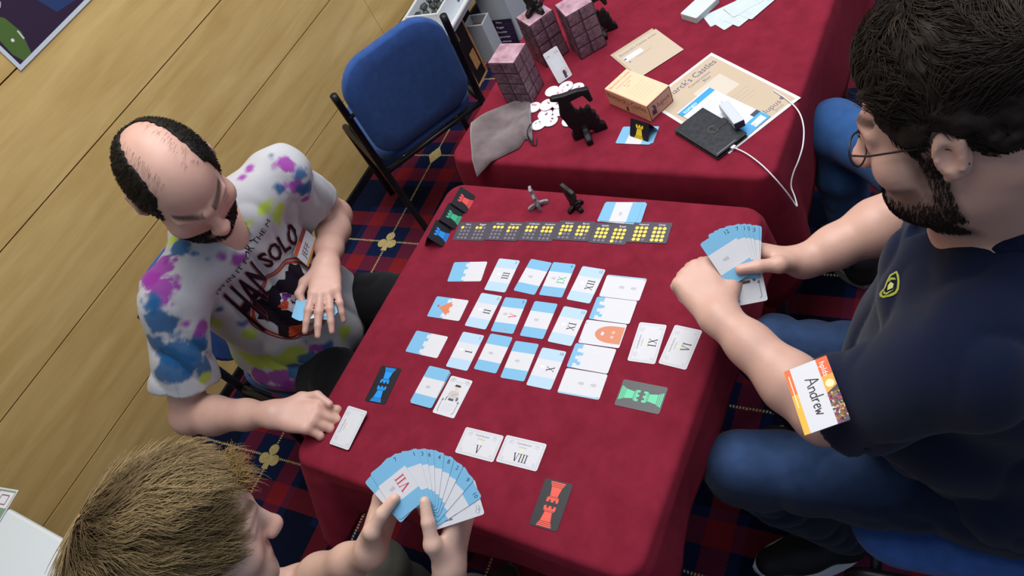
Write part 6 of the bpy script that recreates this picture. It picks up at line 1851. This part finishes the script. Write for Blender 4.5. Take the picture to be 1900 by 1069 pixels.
# ------------------------------------------------------------------ seated person in jeans beyond the navy polo
def build_jeans_person():
    J = dict(nb=v3(.085, 1.295, 1.06), shL=v3(-.05, 1.165, 1.01), shR=v3(.195, 1.425, 1.01), elL=v3(-.09, 1.165, .76), wrL=v3(-.05, 1.30, .655), elR=v3(.19, 1.52, .75), wrR=v3(.0, 1.55, .67), hip=v3(.08, 1.30, .56),
             hpL=v3(.01, 1.235, .55), hpR=v3(.14, 1.37, .55), kn_L=at(1545, 238, .575), kn_R=v3(-.22, 1.66, .575), anL=v3(-.36, 1.44, .09), anR=v3(-.24, 1.68, .09))
    hc = v3(.06, 1.33, 1.25); H = head_frame(135, 10, 0); k = 1.0
    B = Field(.006); W = add_head(B, hc, H, k); B.cap(W(0, -.03, -.045), J['nb'], .055, .058, .03); torso(B, J, belly=.10, chest=.09, wide=.14, grow=-.01)
    for s in 'LR':
        add_arm(B, J['sh' + s], J['el' + s], J['wr' + s], .95); D_ = unit(v3(-.5, .5, -.05) if s == 'R' else v3(.3, .6, -.05)); add_hand(B, J['wr' + s], D_, v3(0, 0, -1), s, [(15, 20, 10)] * 4, k=1.0)
    thin_legs(B, J)
    V, Q = B.mesh(); man = np_mesh('person', V, Q, skin_m, None, skin_tint(V, '#c39684', hc, H, k)); tag(man, 'person in light blue jeans seated behind the man in navy', 'person', 'people at the tables')
    HL = ([-.12, -.07, -.045, -.02, .0, .012, .030, .045, .062, .078, .1], [-.085, -.095, -.07, .010, .020, -.030, -.010, .020, .050, .078, .090])
    hair_cap('hair', man, W, H, hc, k, (0, -.012, .046), (.084, .108, .094), HL, '#2a1f18', .012, vox=.005, nscale=40, front=.108)
    rgt, up, fr = axes_of(J); R3 = np.stack([rgt, up, fr], 1)
    S = Field(.006); torso(S, J, belly=.115, chest=.105, wide=.16, grow=.004)
    for s in 'RL': S.add(f_sleeve(J['sh' + s], J['el' + s], .060, .066, .65, .013, .03), .04)
    S.disp = folds(.008, 13, (1, 1, .6), 5.0); S.sub(f_cap(J['nb'] - up * .05, hc, .060, .064)[0], .003); hem = J['hip'] - up * .06; S.keep(lambda P: -((P - hem.astype(np.float32)) @ up.astype(np.float32)), .003)
    V, Q = S.mesh(); np_mesh('tee_shirt', V, Q, cloth_m, man, np.tile(unhex('#23272f'), (len(V), 1)))
    T_ = Field(.006); legs(T_, J, .006); T_.ell(J['hip'], (.16, .12, .12), R3, .05); T_.disp = folds(.005, 14, (1, 1, 1), 6.0); T_.keep(lambda P: P[..., 2] - (J['hip'][2] + .13), .003)
    V, Q = T_.mesh(); np_mesh('jeans', V, Q, denim_m, man, np.tile(unhex('#2f5488'), (len(V), 1)) * (.8 + .4 * fbm(V * 50.0))[:, None])
    for s in 'LR': shoe('shoe', man, J['an' + s] + v3(.04, -.04, -.09), J['an' + s] + v3(-.13, .14, -.09), '#1c1d22', '#8a8f94')
build_jeans_person()
